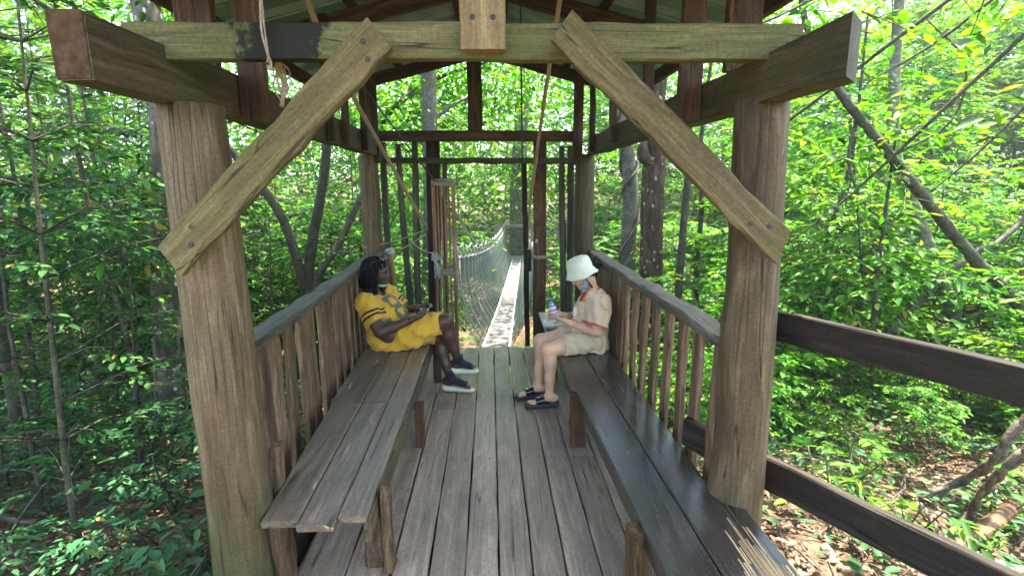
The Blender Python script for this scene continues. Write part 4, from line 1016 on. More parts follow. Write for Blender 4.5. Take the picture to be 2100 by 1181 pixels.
# ------------------------------------------------------------------ people: smooth bodies grown from a distance field
class Field:
    def __init__(s, lo, hi, vox):
        s.lo = np.asarray(lo, float); s.vox = vox
        s.n = np.ceil((np.asarray(hi, float) - s.lo) / vox).astype(int) + 1
        s.F = np.full(s.n, 9.0, np.float32)
    def sub(s, lo, hi):
        a = np.clip(((lo - s.lo) / s.vox).astype(int), 0, s.n - 1); b = np.clip(np.ceil((hi - s.lo) / s.vox).astype(int) + 1, 1, s.n)
        ax = [s.lo[i] + s.vox * np.arange(a[i], b[i]) for i in range(3)]
        G = np.stack(np.meshgrid(*ax, indexing='ij'), -1)
        return tuple(slice(a[i], b[i]) for i in range(3)), G
    def comb(s, sl, d, k, op):
        f = s.F[sl]
        if op == 'u':
            if k > 0:
                h = np.clip(.5 + .5 * (f - d) / k, 0, 1); s.F[sl] = f * (1 - h) + d * h - k * h * (1 - h)
            else: s.F[sl] = np.minimum(f, d)
        elif op == 's': s.F[sl] = np.maximum(f, -d)
    def cap(s, p0, r0, p1, r1, k=.02, squash=None, op='u', pad=None):
        """tapered capsule; squash=(axis, factor) flattens it along an axis"""
        p0 = np.asarray(p0, float); p1 = np.asarray(p1, float); R = max(r0, r1) * (max(1, squash[1]) if squash else 1) + k + .03
        sl, G = s.sub(np.minimum(p0, p1) - R, np.maximum(p0, p1) + R)
        ab = p1 - p0; t = np.clip(((G - p0) @ ab) / max(1e-9, ab @ ab), 0, 1)
        q = G - p0 - t[..., None] * ab; r = r0 + (r1 - r0) * t
        if squash:
            a = unit(squash[0]); va = q @ a; d2 = (q * q).sum(-1) - va ** 2 + (va / squash[1]) ** 2
        else: d2 = (q * q).sum(-1)
        s.comb(sl, np.sqrt(np.maximum(d2, 0)) - r, k, op)
    def ell(s, c, r, axes=None, k=.015, op='u'):
        c = np.asarray(c, float); r = np.asarray(r, float); R = r.max() + k + .03
        sl, G = s.sub(c - R, c + R); q = G - c
        if axes is not None: q = q @ np.array(axes, float).T
        s.comb(sl, (np.sqrt(((q / r) ** 2).sum(-1)) - 1) * r.min(), k, op)
    def chain(s, pts, rs, k=.02, **kw):
        for i in range(len(pts) - 1): s.cap(pts[i], rs[i], pts[i + 1], rs[i + 1], k, **kw)
    def grid(s):
        ax = [s.lo[i] + s.vox * np.arange(s.n[i]) for i in range(3)]; return np.meshgrid(*ax, indexing='ij')
    def cut(s, p, n):
        """keep the side the normal points away from"""
        X, Y, Z = s.grid(); d = (X - p[0]) * n[0] + (Y - p[1]) * n[1] + (Z - p[2]) * n[2]; s.F = np.maximum(s.F, d.astype(np.float32))
    def warp(s, fn):
        X, Y, Z = s.grid(); near = np.abs(s.F) < .05; s.F[near] += fn(X[near], Y[near], Z[near]).astype(np.float32)
    def mesh(s):
        F = s.F; ins = F < 0; nx, ny, nz = F.shape
        corner = [(i, j, k) for i in (0, 1) for j in (0, 1) for k in (0, 1)]
        cs = [ins[i:nx - 1 + i, j:ny - 1 + j, k:nz - 1 + k] for i, j, k in corner]
        cnt = sum(c.astype(np.int8) for c in cs); act = (cnt > 0) & (cnt < 8); idx = np.full(act.shape, -1, np.int64); C = np.argwhere(act); idx[act] = np.arange(len(C))
        acc = np.zeros((len(C), 3)); w = np.zeros(len(C))
        for ia, A in enumerate(corner):
            for ib, B in enumerate(corner):
                if ia < ib and sum(abs(A[q] - B[q]) for q in range(3)) == 1:
                    fa = F[C[:, 0] + A[0], C[:, 1] + A[1], C[:, 2] + A[2]]; fb = F[C[:, 0] + B[0], C[:, 1] + B[1], C[:, 2] + B[2]]
                    m_ = (fa < 0) != (fb < 0); t = np.where(m_, fa / np.where(m_, fa - fb, 1), 0)
                    acc += (np.array(A) + (np.array(B) - np.array(A)) * t[:, None]) * m_[:, None]; w += m_
        v = s.lo + (C + acc / w[:, None]) * s.vox
        fs = []
        for ax in range(3):
            o1, o2 = (ax + 1) % 3, (ax + 2) % 3
            sl0 = [slice(None)] * 3; sl1 = [slice(None)] * 3; sl0[ax] = slice(0, -1); sl1[ax] = slice(1, None)
            a_, b_ = ins[tuple(sl0)], ins[tuple(sl1)]; E = np.argwhere(a_ != b_)
            E = E[(E[:, o1] > 0) & (E[:, o2] > 0) & (E[:, o1] < F.shape[o1] - 1) & (E[:, o2] < F.shape[o2] - 1)]
            flip = ~a_[E[:, 0], E[:, 1], E[:, 2]]
            def cell(d1, d2):
                q = E.copy(); q[:, o1] += d1; q[:, o2] += d2; return idx[q[:, 0], q[:, 1], q[:, 2]]
            Q = np.stack([cell(-1, -1), cell(0, -1), cell(0, 0), cell(-1, 0)], 1); Q[flip] = Q[flip][:, ::-1]; fs.append(Q)
        return v, np.concatenate(fs)

def body_obj(name, fld, mats, parent, pick=None, smooth=2):
    v, f = fld.mesh()
    me = mesh_np(name, v, f, np.full(len(v), .5), mats[0])
    for mt in mats[1:]: me.materials.append(mt)
    if pick is not None:
        c = v[f].mean(1); mi = np.zeros(len(f), np.int32)
        for k, fn in pick: mi[fn(c)] = k
        me.polygons.foreach_set('material_index', mi)
    me.polygons.foreach_set('use_smooth', [True] * len(f)); me.update()
    o = link(name, me, parent)
    if smooth:
        md = o.modifiers.new('soft', 'SMOOTH'); md.factor = .5; md.iterations = smooth
    return o

def skin(name, col, rough=.5, sub=.05):
    t = NT(name); o = t.obj(); n1 = t.noise(o, 60.0, 4); n2 = t.noise(o, 9.0, 3)
    c = t.mix(t.mrange(n2, .35, .65), tuple(x * .82 for x in col), tuple(min(1, x * 1.12) for x in col))
    return t.done(t.bsdf(c, rough, t.bump(n1, .12, .003), .4, Subsurface_Weight=sub, Subsurface_Radius=(.01, .004, .002)).outputs[0])
def cloth(name, col, nscale=220.0, b=.25, var=.12):
    t = NT(name); o = t.obj(); n1 = t.noise(o, nscale, 3); n2 = t.noise(o, 7.0, 4)
    c = t.mix(t.mrange(n2, .3, .7), tuple(x * (1 - var) for x in col), tuple(min(1, x * (1 + var)) for x in col))
    n3 = t.noise(o, 16.0, 3, .5, 1.2)
    return t.done(t.bsdf(c, .9, t.bump(t.math('ADD', t.math('MULTIPLY', n1, .15), n3), .45, .02), .2, Sheen_Weight=.15).outputs[0])
M['skin_dark'] = skin('deep brown skin', (.070, .032, .020), .42)
M['skin_fair'] = skin('fair skin', (.56, .32, .19), .5, .1)
M['lip_dark'] = skin('brown lips', (.10, .035, .028), .4); M['lip'] = skin('pink lips', (.42, .16, .13), .4)
M['brow'] = plain('dark brow and lash', (.02, .014, .012), .6)
M['nail_pink'] = plain('pink nail', (.55, .16, .18), .3)
M['hair'] = plain('black hair', (.006, .005, .005), .7, .08, .6, 120.0, .8)
M['yellow'] = cloth('mustard yellow jersey', (.56, .315, .03)); M['olive'] = cloth('olive print', (.105, .115, .045)); M['stripe'] = cloth('dark stripe', (.022, .016, .014))
M['beige'] = cloth('beige linen', (.52, .40, .25)); M['beige2'] = cloth('beige linen shorts', (.46, .36, .22)); M['redtrim'] = cloth('red trim', (.42, .05, .04)); M['white'] = cloth('white cotton', (.72, .72, .66))
M['hat'] = cloth('cream cotton hat', (.56, .56, .41)); M['mask'] = cloth('pale blue face mask', (.22, .36, .34), 400); M['maskblue'] = cloth('blue grey face mask', (.17, .27, .32), 400)
M['knit'] = cloth('black stretch knit', (.014, .014, .018)); M['sole'] = plain('cream rubber sole', (.60, .62, .44), .7, .3, .25, 60.0, .2)
M['gloss_black'] = plain('black patent strap', (.012, .012, .013), .15, .6); M['black_sole'] = plain('black moulded sole', (.02, .02, .02), .55, .4)
M['metal'] = plain('silver buckle', (.6, .6, .6), .25, .5, Metallic=1.0)

def tri(fwd, up):
    f = unit(fwd); u = np.asarray(up, float); u = unit(u - f * u.dot(f)); return f, u, np.cross(u, f)    # forward, up, left

def head(B, c, f, u, l, s=1.0, male=False):
    """skull, jaw, brow, nose, lips, chin, ear, neck root; c is the centre of the skull"""
    P = lambda a, b_, d: c + f * a * s + u * b_ * s + l * d * s
    ax = (f, u, l)
    B.ell(P(-.012, .02, 0), V(.098, .100, .076) * s, ax, .0)
    B.ell(P(.028, -.035, 0), V(.066, .085, .062) * s, ax, .03)
    B.ell(P(.062, -.092, 0), V(.030, .026, .032) * s, ax, .025)
    B.ell(P(.070, .012, 0), V(.022, .020, .055) * s, ax, .02)
    for q in (-1, 1):
        B.ell(P(.062, -.030, .034 * q), V(.030, .028, .026) * s, ax, .02)
        B.ell(P(.083, .0, .030 * q), V(.016, .013, .018) * s, ax, .0, 's')
        B.ell(P(.072, -.001, .030 * q), V(.015, .012, .016) * s, ax, .006)
        B.ell(P(-.006, -.012, .076 * q), V(.020, .032, .010) * s, ax, .006)
        B.ell(P(.089, -.036, .012 * q), V(.012, .010, .011) * s, ax, .008)
    B.cap(P(.084, .008, 0), .009 * s, P(.105, -.034, 0), .0135 * s, .012)
    B.cap(P(.086, -.060, -.014), .007 * s, P(.086, -.060, .014), .007 * s, .008); B.cap(P(.083, -.072, -.012), .0075 * s, P(.083, -.072, .012), .0075 * s, .008)
    B.cap(P(.096, -.065, -.02), .0012, P(.096, -.065, .02), .0012, .0, op='s')
    return P

def hand(B, w, d, n, side, curl=(.5, .55, .6, .65), s=1.0, thumb=.6, spread=.16):
    """w wrist, d direction of the fingers, n palm normal (the way the fingers close), side = +1/-1 thumb side"""
    d = unit(d); n = unit(n - d * np.dot(n, d)); t = np.cross(n, d) * side
    P = lambda a, b_, c_: w + d * a * s + t * b_ * s + n * c_ * s
    B.cap(P(-.005, 0, 0), .023 * s, P(.05, .0, 0), .022 * s, .012, squash=(t, 1.35)); B.cap(P(.04, -.022, 0), .014 * s, P(.085, -.03, 0), .0115 * s, .008); B.cap(P(.04, .02, 0), .015 * s, P(.088, .026, 0), .012 * s, .008)
    for i, (off, L) in enumerate(((.029, .072), (.010, .080), (-.009, .075), (-.028, .060))):
        base = P(.086, off, .0); a = curl[i]; q = base; ang = 0; sp = spread * (off / .03)
        for j, (fr, r) in enumerate(((.45, .0092), (.30, .0082), (.25, .0072))):
            ang += a * (1.0 if j == 0 else 1.15); dd = unit(d * math.cos(ang) + n * math.sin(ang) + t * sp * .4)
            q2 = q + dd * L * fr * s * 1.05; B.cap(q, r * s, q2, (r - .0008) * s, .003); q = q2
    q = P(.022, .026, .006); dd = unit(d * .55 + t * .75 + n * .35 * thumb); q2 = q + dd * .04 * s; B.cap(q, .0125 * s, q2, .0105 * s, .006)
    dd = unit(d * .85 + t * .1 + n * .6 * thumb); q3 = q2 + dd * .036 * s; B.cap(q2, .0100 * s, q3, .0078 * s, .003)
    return P(.10, 0, .02), q3

def foot(B, heel, toe, up, r=.03):
    """bare foot with five toes; returns frame"""
    f, u, l = tri(toe - heel, up); L = np.linalg.norm(toe - heel)
    P = lambda a, b_, c_: heel + f * a * L + u * b_ + l * c_
    B.ell(P(.12, .035, 0), V(.045, .036, .031), (f, u, l), .02); B.cap(P(.18, .045, 0), .030, P(.52, .034, 0), .024, .02, squash=(l, 1.2)); B.cap(P(.5, .028, 0), .022, P(.76, .018, .0), .017, .015, squash=(l, 1.75))
    return f, u, l, L, P

def toes(B, P, l, f, u, inner):
    for i, (c_, a, r) in enumerate(((.030, .98, .0125), (.011, .985, .009), (-.005, .955, .0085), (-.019, .915, .008), (-.031, .865, .0078))):
        B.cap(P(.74, .014, c_ * inner * .85), r, P(a, .010, c_ * inner), r * .9, .004)

# ---------------------------------------------------------------- woman in the yellow dress
def woman_yellow():
    W = thing('person', 'woman in a yellow jersey dress sitting cross-legged on the left bench, looking at a phone', 'person', (-.82, 4.42, .42))
    hd = V(-.925, 4.45, 1.075)
    f, u, l = tri(V(.96, -.22, -.06), V(-.05, -.02, 1))
    neck0 = V(-.985, 4.46, .865); neck1 = hd - f * .035 - u * .07
    shR, shL = V(-1.005, 4.285, .835), V(-.885, 4.635, .84)
    chest = V(-.925, 4.455, .745); belly = V(-.845, 4.43, .62); pel = V(-.86, 4.43, .515)
    elR = V(-.865, 4.165, .615); haR = V(-.615, 4.235, .70)
    elL = V(-.735, 4.645, .66); haL = V(-.60, 4.44, .755)
    hipR, hipL = V(-.80, 4.36, .53), V(-.80, 4.52, .515)
    knR, anR = V(-.345, 4.385, .640), V(-.245, 4.425, .250)
    knL, anL = V(-.405, 4.475, .465), V(-.325, 4.39, .115)
    B = Field((-1.25, 4.0, -.03), (-.02, 4.85, 1.32), .005)
    # torso
    side = unit(shL - shR)
    B.cap(pel, .145, belly, .145, .05, squash=(side, 1.12)); B.cap(belly, .14, chest, .122, .06, squash=(side, 1.25))
    B.cap(chest, .115, neck0 - V(0, 0, .05), .075, .06, squash=(side, 1.5))
    fw = unit(np.cross(side, V(0, 0, 1)) * 1.0); fw = fw if fw[0] > 0 else -fw
    for q in (-1, 1): B.ell(chest + fw * .095 + side * .075 * q - V(0, 0, .02), V(.075, .075, .07), None, .05)
    B.chain([neck0 - V(0, 0, .04), neck1], [.062, .052], .03)
    for sh, el, ha in ((shR, elR, haR), (shL, elL, haL)):
        B.cap(neck0 - V(0, 0, .045), .05, sh, .056, .05)
        B.chain([sh, (sh + el) / 2, el], [.062, .060, .047], .03); B.chain([el, el * .6 + ha * .4, ha], [.046, .046, .027], .02)
    for hp, kn, an in ((hipR, knR, anR), (hipL, knL, anL)):
        B.chain([hp, hp * .5 + kn * .5, kn], [.115, .095, .066], .05)
        bk = unit(np.cross(np.cross(kn - hp, an - kn), an - kn)); bk = bk if bk[0] < 0 else -bk
        B.chain([kn, kn * .68 + an * .32 + bk * .016, kn * .35 + an * .65 + bk * .006, an], [.062, .060, .043, .034], .025)
    # hands hold the phone
    hand(B, haR, V(.9, .18, .28), V(-.15, .35, .75), 1, (.35, .45, .55, .6)); hand(B, haL, V(.75, -.45, .12), V(-.25, -.25, .85), -1, (.5, .6, .65, .7))
    # feet
    t1 = V(-.100, 4.44, .185); h1 = anR + V(-.045, -.005, -.052); ft1 = foot(B, h1, t1 + V(.0, 0, .0), V(.2, 0, 1)); B.cap(anR, .035, h1 + V(.02, 0, .03), .032, .02)
    h2 = V(-.365, 4.385, .052); t2 = V(-.140, 4.345, .046); ft2 = foot(B, h2, t2, V(0, 0, 1)); B.cap(anL, .035, h2 + V(.03, 0, .03), .033, .02)
    toes(B, ft1[4], ft1[2], ft1[0], ft1[1], 1); toes(B, ft2[4], ft2[2], ft2[0], ft2[1], -1)
    P = head(B, hd, f, u, l, 1.0)
    def loc(c): q = c - hd; return q @ f, q @ u, q @ l
    def lips(c): a, b_, d = loc(c); return (a > .078) & (np.abs(b_ + .066) < .0135) & (np.abs(d) < .024)
    def brow(c): a, b_, d = loc(c); return (a > .05) & (((np.abs(b_ - .020) < .005) | (np.abs(b_ + .004) < .0045)) & (np.abs(np.abs(d) - .032) < .017))
    body_obj('body', B, [M['skin_dark'], M['lip_dark'], M['brow']], W, [(1, lips), (2, brow)])
    # dress
    D = Field((-1.25, 4.05, .36), (-.26, 4.85, .98), .005); e = .016
    D.cap(pel + V(.0, 0, -.01), .150 + e, belly, .148 + e, .06, squash=(side, 1.16)); D.cap(belly, .146 + e, chest, .126 + e, .06, squash=(side, 1.28)); D.cap(chest, .118 + e, neck0 - V(0, 0, .055), .076 + e, .06, squash=(side, 1.52))
    for q in (-1, 1): D.ell(chest + fw * .10 + side * .075 * q - V(0, 0, .02), V(.085, .085, .08), None, .05)
    for sh, el in ((shR, elR), (shL, elL)):
        D.cap(neck0 - V(0, 0, .045), .055 + e, sh, .062 + e, .05); D.cap(sh, .068 + e, sh * .18 + el * .82, .074 + e, .035)
    for hp, kn, t in ((hipR, knR, .93), (hipL, knL, .72)):
        q = hp * (1 - t) + kn * t; D.chain([hp, hp * .5 + q * .5, q], [.130 + e, .112 + e, .082 + e], .05)
    D.cap(hipR * .45 + knR * .55, .085, hipL * .45 + knL * .55, .075, .05); D.cap(V(-.86, 4.30, .47), .085, V(-.62, 4.30, .475), .055, .06)
    # neck opening, sleeve ends, hem
    D.ell(neck0 + V(.045, -.005, .045), (.085, .085, .075), None, .0, 's')
    for sh, el in ((shR, elR), (shL, elL)):
        ax = unit(el - sh); q = sh * .30 + el * .70
        sl, G = D.sub(np.minimum(sh, el) - .16, np.maximum(sh, el) + .16); h = (G - q) @ ax; r = np.linalg.norm((G - q) - h[..., None] * ax, axis=-1)
        m_ = (h > 0) & (r < .13) & (h < .2); F = D.F[sl]; F[m_] = np.maximum(F[m_], h[m_]); D.F[sl] = F
        D.cap(sh, .05, el + ax * .05, .060, 0, op='s')
    hem_n = unit(V(.93, -.02, -.34)); D.cut(knR - V(.045, 0, .0), unit(V(1, -.1, .1)))
    X, Y, Z = D.grid(); ub = (Z < .60 - (X + .6) * .1) & (Y > 4.42); D.F[ub] = np.maximum(D.F[ub], ((X - (-.60))[ub]).astype(np.float32))
    D.cut(V(0, 0, .427), V(0, 0, -1))
    D.chain([hipR + V(.12, 0, -.01), hipR * .5 + knR * .5, knR + V(.05, 0, 0)], [.095, .098, .072], 0, op='s') if False else None
    fold = lambda x, y, z: .0075 * np.sin(38 * x + 30 * z + 5 * np.sin(14 * y)) * np.clip((z - .3) * 4, 0, 1) * np.clip((.74 - z) * 5, .1, 1) + .0045 * np.sin(70 * x - 40 * z + 25 * y)
    D.warp(fold)
    ch0 = chest + fw * .2; up = unit(neck0 - belly); right = -side
    def glyph(c):
        """block figure printed across the chest"""
        q = c - (chest * .62 + belly * .38); a = q @ fw; x = (q @ side) / .085; y = (q @ up) / .125
        box = (np.abs(x) < 1) & (np.abs(y) < 1); hole = (np.abs(x) < .45) & ((np.abs(y - .47) < .27) | (np.abs(y + .47) < .27))
        notch = (np.abs(x) > .8) & (np.abs(y) < .12)
        return (a > .03) & box & ~hole & ~notch
    def bands(c):
        out = np.zeros(len(c), bool)
        for sh, el in ((shR, elR), (shL, elL)):
            ax = unit(el - sh); L = np.linalg.norm(el - sh); h = (c - sh) @ ax / L; r = np.linalg.norm((c - sh) - ((c - sh) @ ax)[:, None] * ax, axis=1)
            out |= (r < .12) & (((h > .36) & (h < .43)) | ((h > .49) & (h < .56))) & ((c - chest) @ unit(sh - chest) > .12)
        return out
    body_obj('dress', D, [M['yellow'], M['olive'], M['stripe']], W, [(1, glyph), (2, bands)], 2)
    # hair: shoulder length, parted, with loose strands
    H = Field((-1.25, 4.2, .78), (-.72, 4.72, 1.30), .005)
    H.ell(hd - f * .022 + u * .035, V(.104, .095, .088), (f, u, l), 0)
    for q in (-1, 1):
        H.chain([hd - f * .02 + u * .03 + l * .068 * q, hd - f * .012 - u * .06 + l * .080 * q, hd - f * .012 - u * .15 + l * .085 * q, hd + f * .0 - u * .20 + l * .085 * q], [.05, .046, .042, .022], .03)
    H.chain([hd - f * .07 + u * .02, hd - f * .085 - u * .09, hd - f * .085 - u * .19], [.075, .07, .045], .04)
    H.ell(hd + f * .088 - u * .042, V(.072, .088, .064), (f, u, l), 0, 's')
    H.warp(lambda x, y, z: .004 * np.sin(160 * y + 6 * np.sin(20 * z)) + .003 * np.sin(190 * x + 30 * z))
    ho = body_obj('hair', H, [M['hair']], W, None, 1)
    b = MB()
    for k in range(90):
        q = rng.uniform(-1, 1); a0 = rng.uniform(-.09, .02); sd = np.sign(q) * (.05 + .05 * abs(q))
        p = hd + f * a0 + l * sd - u * .02
        b.tube(path_smooth([p, p - u * .10 + l * .012 * np.sign(q) + f * rng.normal(0, .006), p - u * rng.uniform(.17, .23) + l * rng.normal(.01, .014) * np.sign(q) + f * rng.normal(0, .014)], 8), .0028, 4)
    link('loose_strands', b.mesh('loose_strands', M['hair'], True), ho)
    # mask under the chin
    K = Field(hd - .2, hd + .2, .004); K.ell(P(.045, -.112, 0), V(.046, .020, .048), (f, u, l), 0); K.ell(P(.05, -.086, 0), V(.05, .026, .047), (f, u, l), 0, 's')
    body_obj('face_mask', K, [M['mask']], W, None, 1)
    # sunglasses pushed up into the hair
    b = MB()
    for q in (-1, 1):
        c = P(.062, .118, .034 * q); th = np.arange(14) * 2 * math.pi / 14; nrm_ = unit(f * .6 + u * .8); t1_ = l; t2_ = np.cross(nrm_, t1_)
        b.loft([c + nrm_ * h + np.outer(.027 * r * np.cos(th), t1_) + np.outer(.022 * r * np.sin(th), t2_) for h, r in ((-.003, 1), (.003, 1), (.005, .8))], mat=0)
        b.tube([P(.062, .118, .06 * q), P(.0, .095, .088 * q), P(-.04, .05, .09 * q)], .003, 5)
    b.tube([P(.068, .122, -.01), P(.07, .124, .01)], .003, 5)
    link('sunglasses', b.mesh('sunglasses', M['gloss_black'], True), W)
    # knit sandals with thick cream soles
    for ft, inner in ((ft1, 1), (ft2, -1)):
        f_, u_, l_, L_, PP = ft
        S = Field(PP(.5, 0, 0) - .20, PP(.5, 0, 0) + .20, .005)
        S.cap(PP(.02, .045, 0), .036, PP(.30, .058, 0), .037, .02, squash=(l_, 1.05)); S.cap(PP(.26, .052, 0), .036, PP(.80, .022, 0), .027, .02, squash=(l_, 1.5)); S.cap(PP(.13, .05, 0), .037, PP(.16, .105, 0), .040, .03)
        for q in (-1, 1): S.ell(PP(.10, .035, .05 * q), V(.035, .020, .03), (f_, u_, l_), 0, 's'); S.ell(PP(.52, .022, .065 * q), V(.026, .018, .03), (f_, u_, l_), 0, 's')
        S.cut(PP(.86, 0, 0), f_); S.cut(PP(0, -.004, 0), -u_)
        sh_ = body_obj('sandal', S, [M['knit']], W, None, 1)
        S = Field(PP(.5, 0, 0) - .20, PP(.5, 0, 0) + .20, .005)
        S.cap(PP(.04, -.012, 0), .042, PP(1.0, -.012, 0), .038, .0, squash=(l_, 1.05)); S.cut(PP(0, .010, 0), u_ * .97 + f_ * .10); S.cut(PP(0, -.046, 0), -u_ + f_ * .0)
        a, c = PP(0, -.03, 0), PP(1, -.03, 0)
        body_obj('sole', S, [M['sole']], sh_, None, 1)
    b = MB(); q = haR * .93 + elR * .07; ax = unit(haR - elR); a_ = unit(np.cross(ax, V(0, 0, 1))); c_ = np.cross(ax, a_)
    b.tube([q + .032 * (a_ * math.cos(t) + c_ * math.sin(t)) for t in np.linspace(0, 6.3, 20)], .006, 6); link('wristband', b.mesh('wristband', M['knit'], True), W)
    # the phone in her hands
    c = V(-.525, 4.335, .765); d = unit(V(.86, .25, .38)); nn = unit(V(-.42, -.2, .85)); b = MB(); vs, fs = board_arrays(.155, .076, .009, 4, 0, .003); b.add(vs - V(0, .0775, 0), fs, .5)
    vs, fs = board_arrays(.145, .068, .001, 1, 0, .0); b.add(vs - V(0, .0725, -.0055), fs, .5, 1)
    tag(link('phone', b.mesh('phone', [plain('brown phone case', (.20, .12, .08), .5), M['gloss_black']]), None, frame(c, c + d, nn)), 'slim phone held in both hands by the woman in yellow', 'phone')
woman_yellow()

# ---------------------------------------------------------------- woman in beige with the bucket hat
def woman_beige():
    W = thing('person', 'woman in beige shirt, shorts and cream bucket hat sitting on the right bench', 'person', (.88, 4.25, .42))
    hd = V(.815, 4.255, 1.065)
    f, u, l = tri(V(-.86, -.06, -.52), V(-.45, 0, .86))
    neck0 = V(.915, 4.26, .90); neck1 = hd - f * .03 - u * .07
    shL, shR = V(.945, 4.095, .845), V(.925, 4.425, .85)
    chest = V(.915, 4.26, .765); belly = V(.885, 4.25, .60); pel = V(.90, 4.25, .51)
    elL = V(.905, 4.045, .615); haL = V(.685, 4.135, .680); elR = V(.84, 4.46, .60); haR = V(.640, 4.29, .705)
    hipL, hipR = V(.845, 4.175, .50), V(.845, 4.33, .505)
    knL, anL = V(.515, 4.085, .462), V(.515, 4.005, .095); knR, anR = V(.465, 4.27, .485), V(.435, 4.215, .10)
    B = Field((.22, 3.8, -.03), (1.16, 4.65, 1.30), .005); side = V(0, 1, 0); fw = V(-1, 0, 0)
    B.cap(pel, .115, belly, .11, .05, squash=(side, 1.3)); B.cap(belly, .108, chest, .105, .06, squash=(side, 1.35)); B.cap(chest, .10, neck0 - V(-.01, 0, .05), .065, .06, squash=(side, 1.6))
    B.chain([neck0 - V(-.01, 0, .05), neck1], [.052, .047], .03)
    for sh, el, ha in ((shR, elR, haR), (shL, elL, haL)):
        B.cap(neck0 - V(-.01, 0, .045), .045, sh, .05, .05); B.chain([sh, (sh + el) / 2, el], [.052, .048, .038], .03); B.chain([el, el * .6 + ha * .4, ha], [.038, .037, .024], .02)
    for hp, kn, an in ((hipR, knR, anR), (hipL, knL, anL)):
        B.chain([hp, hp * .5 + kn * .5, kn + V(.01, 0, 0)], [.095, .080, .060], .04)
        B.chain([kn, kn * .68 + an * .32 + V(.020, 0, 0), kn * .35 + an * .65 + V(.008, 0, 0), an], [.056, .054, .039, .032], .025)
    hand(B, haL, V(-.8, .42, .25), V(-.12, .3, .75), -1, (.55, .6, .7, .75)); hand(B, haR, V(-.9, -.25, -.02), V(.1, -.75, .25), 1, (.4, .5, .6, .7))
    hL, tL = V(.575, 4.01, .040), V(.345, 3.985, .032); hR, tR = V(.495, 4.225, .040), V(.27, 4.165, .032)
    fL = foot(B, hL, tL, V(0, 0, 1)); fR = foot(B, hR, tR, V(0, 0, 1)); B.cap(anL, .032, hL + V(-.03, 0, .035), .03, .02); B.cap(anR, .032, hR + V(-.03, 0, .035), .03, .02)
    toes(B, fL[4], fL[2], fL[0], fL[1], -1); toes(B, fR[4], fR[2], fR[0], fR[1], 1)
    P = head(B, hd, f, u, l, .97)
    def loc(c): q = c - hd; return q @ f, q @ u, q @ l
    lips = lambda c: (loc(c)[0] > .075) & (np.abs(loc(c)[1] + .064) < .012) & (np.abs(loc(c)[2]) < .022)
    brow = lambda c: (loc(c)[0] > .05) & (((np.abs(loc(c)[1] - .022) < .0045) | (np.abs(loc(c)[1] + .003) < .004)) & (np.abs(np.abs(loc(c)[2]) - .032) < .016))
    body_obj('body', B, [M['skin_fair'], M['lip'], M['brow']], W, [(1, lips), (2, brow)])
    # open shirt
    D = Field((.62, 3.9, .38), (1.18, 4.65, 1.0), .005); e = .016
    D.cap(pel + V(.02, 0, -.05), .115 + e, belly, .118 + e, .06, squash=(side, 1.38)); D.cap(belly, .116 + e, chest, .112 + e, .06, squash=(side, 1.42)); D.cap(chest + V(.01, 0, 0), .106 + e, neck0 - V(-.015, 0, .05), .068 + e, .06, squash=(side, 1.65))
    for sh, el in ((shR, elR), (shL, elL)):
        D.cap(neck0 - V(-.01, 0, .045), .05 + e, sh, .056 + e, .05); D.cap(sh, .062 + e, sh * .15 + el * .85, .088, .035)
    D.cap(chest + V(-.10, .03, .02), .03, belly + V(-.15, .03, -.05), .028, .05); D.cap(chest + V(-.10, -.05, .02), .03, belly + V(-.15, -.06, -.05), .028, .05)
    D.ell(neck0 + V(-.075, 0, .03), (.085, .062, .115), None, 0, 's'); D.ell(neck0 + V(.0, 0, .07), (.06, .07, .06), None, 0, 's'); D.cap(chest + V(-.15, 0, .06), .035, belly + V(-.19, 0, .05), .012, 0, op='s')
    for sh, el in ((shR, elR), (shL, elL)):
        ax = unit(unit(el - sh) + V(-.18, 0, 0)); q = sh * .22 + el * .78
        sl, G = D.sub(np.minimum(sh, el) - .18, np.maximum(sh, el) + .18); h = (G - q) @ ax; r = np.linalg.norm((G - q) - h[..., None] * ax, axis=-1)
        out = (G[..., 1] < 4.12) if sh is shL else (G[..., 1] > 4.40)
        m_ = (h > 0) & (r < .15) & (h < .2) & out; F = D.F[sl]; F[m_] = np.maximum(F[m_], h[m_]); D.F[sl] = F
        D.cap(sh * .5 + el * .5, .05, el + unit(el - sh) * .08, .068, 0, op='s')
    D.cut(V(0, 0, .425), V(0, 0, -1)); D.cut(V(.70, 0, .5), unit(V(-1, 0, -.1)))
    D.warp(lambda x, y, z: .0065 * np.sin(45 * z + 30 * x + 5 * np.sin(18 * y)) + .005 * np.sin(60 * x - 35 * y + 20 * z))
    def trim(c):
        q = (c - (neck0 + V(-.075, 0, .03))) / V(.085, .062, .115); r1 = np.linalg.norm(q, axis=1); q2 = (c - (neck0 + V(0, 0, .07))) / V(.06, .07, .06); r2 = np.linalg.norm(q2, axis=1)
        out = ((r1 < 1.07) & (c[:, 2] > .82)) | ((r2 < 1.13) & (c[:, 2] > .88))
        for sh, el in ((shR, elR), (shL, elL)):
            ax = unit(unit(el - sh) + V(-.18, 0, 0)); h = (c - (sh * .22 + el * .78)) @ ax; o_ = (c[:, 1] < 4.12) if sh is shL else (c[:, 1] > 4.40)
            r = np.linalg.norm((c - el), axis=1); out |= (h > -.011) & (h < .004) & (r < .16) & o_
        return out
    def white(c):
        return (c[:, 0] < neck0[0] - .10) & (np.abs(c[:, 1] - 4.25) < .028) & (c[:, 2] > .70) & (c[:, 2] < .80)
    body_obj('shirt', D, [M['beige'], M['redtrim'], M['white']], W, [(1, trim), (2, white)], 2)
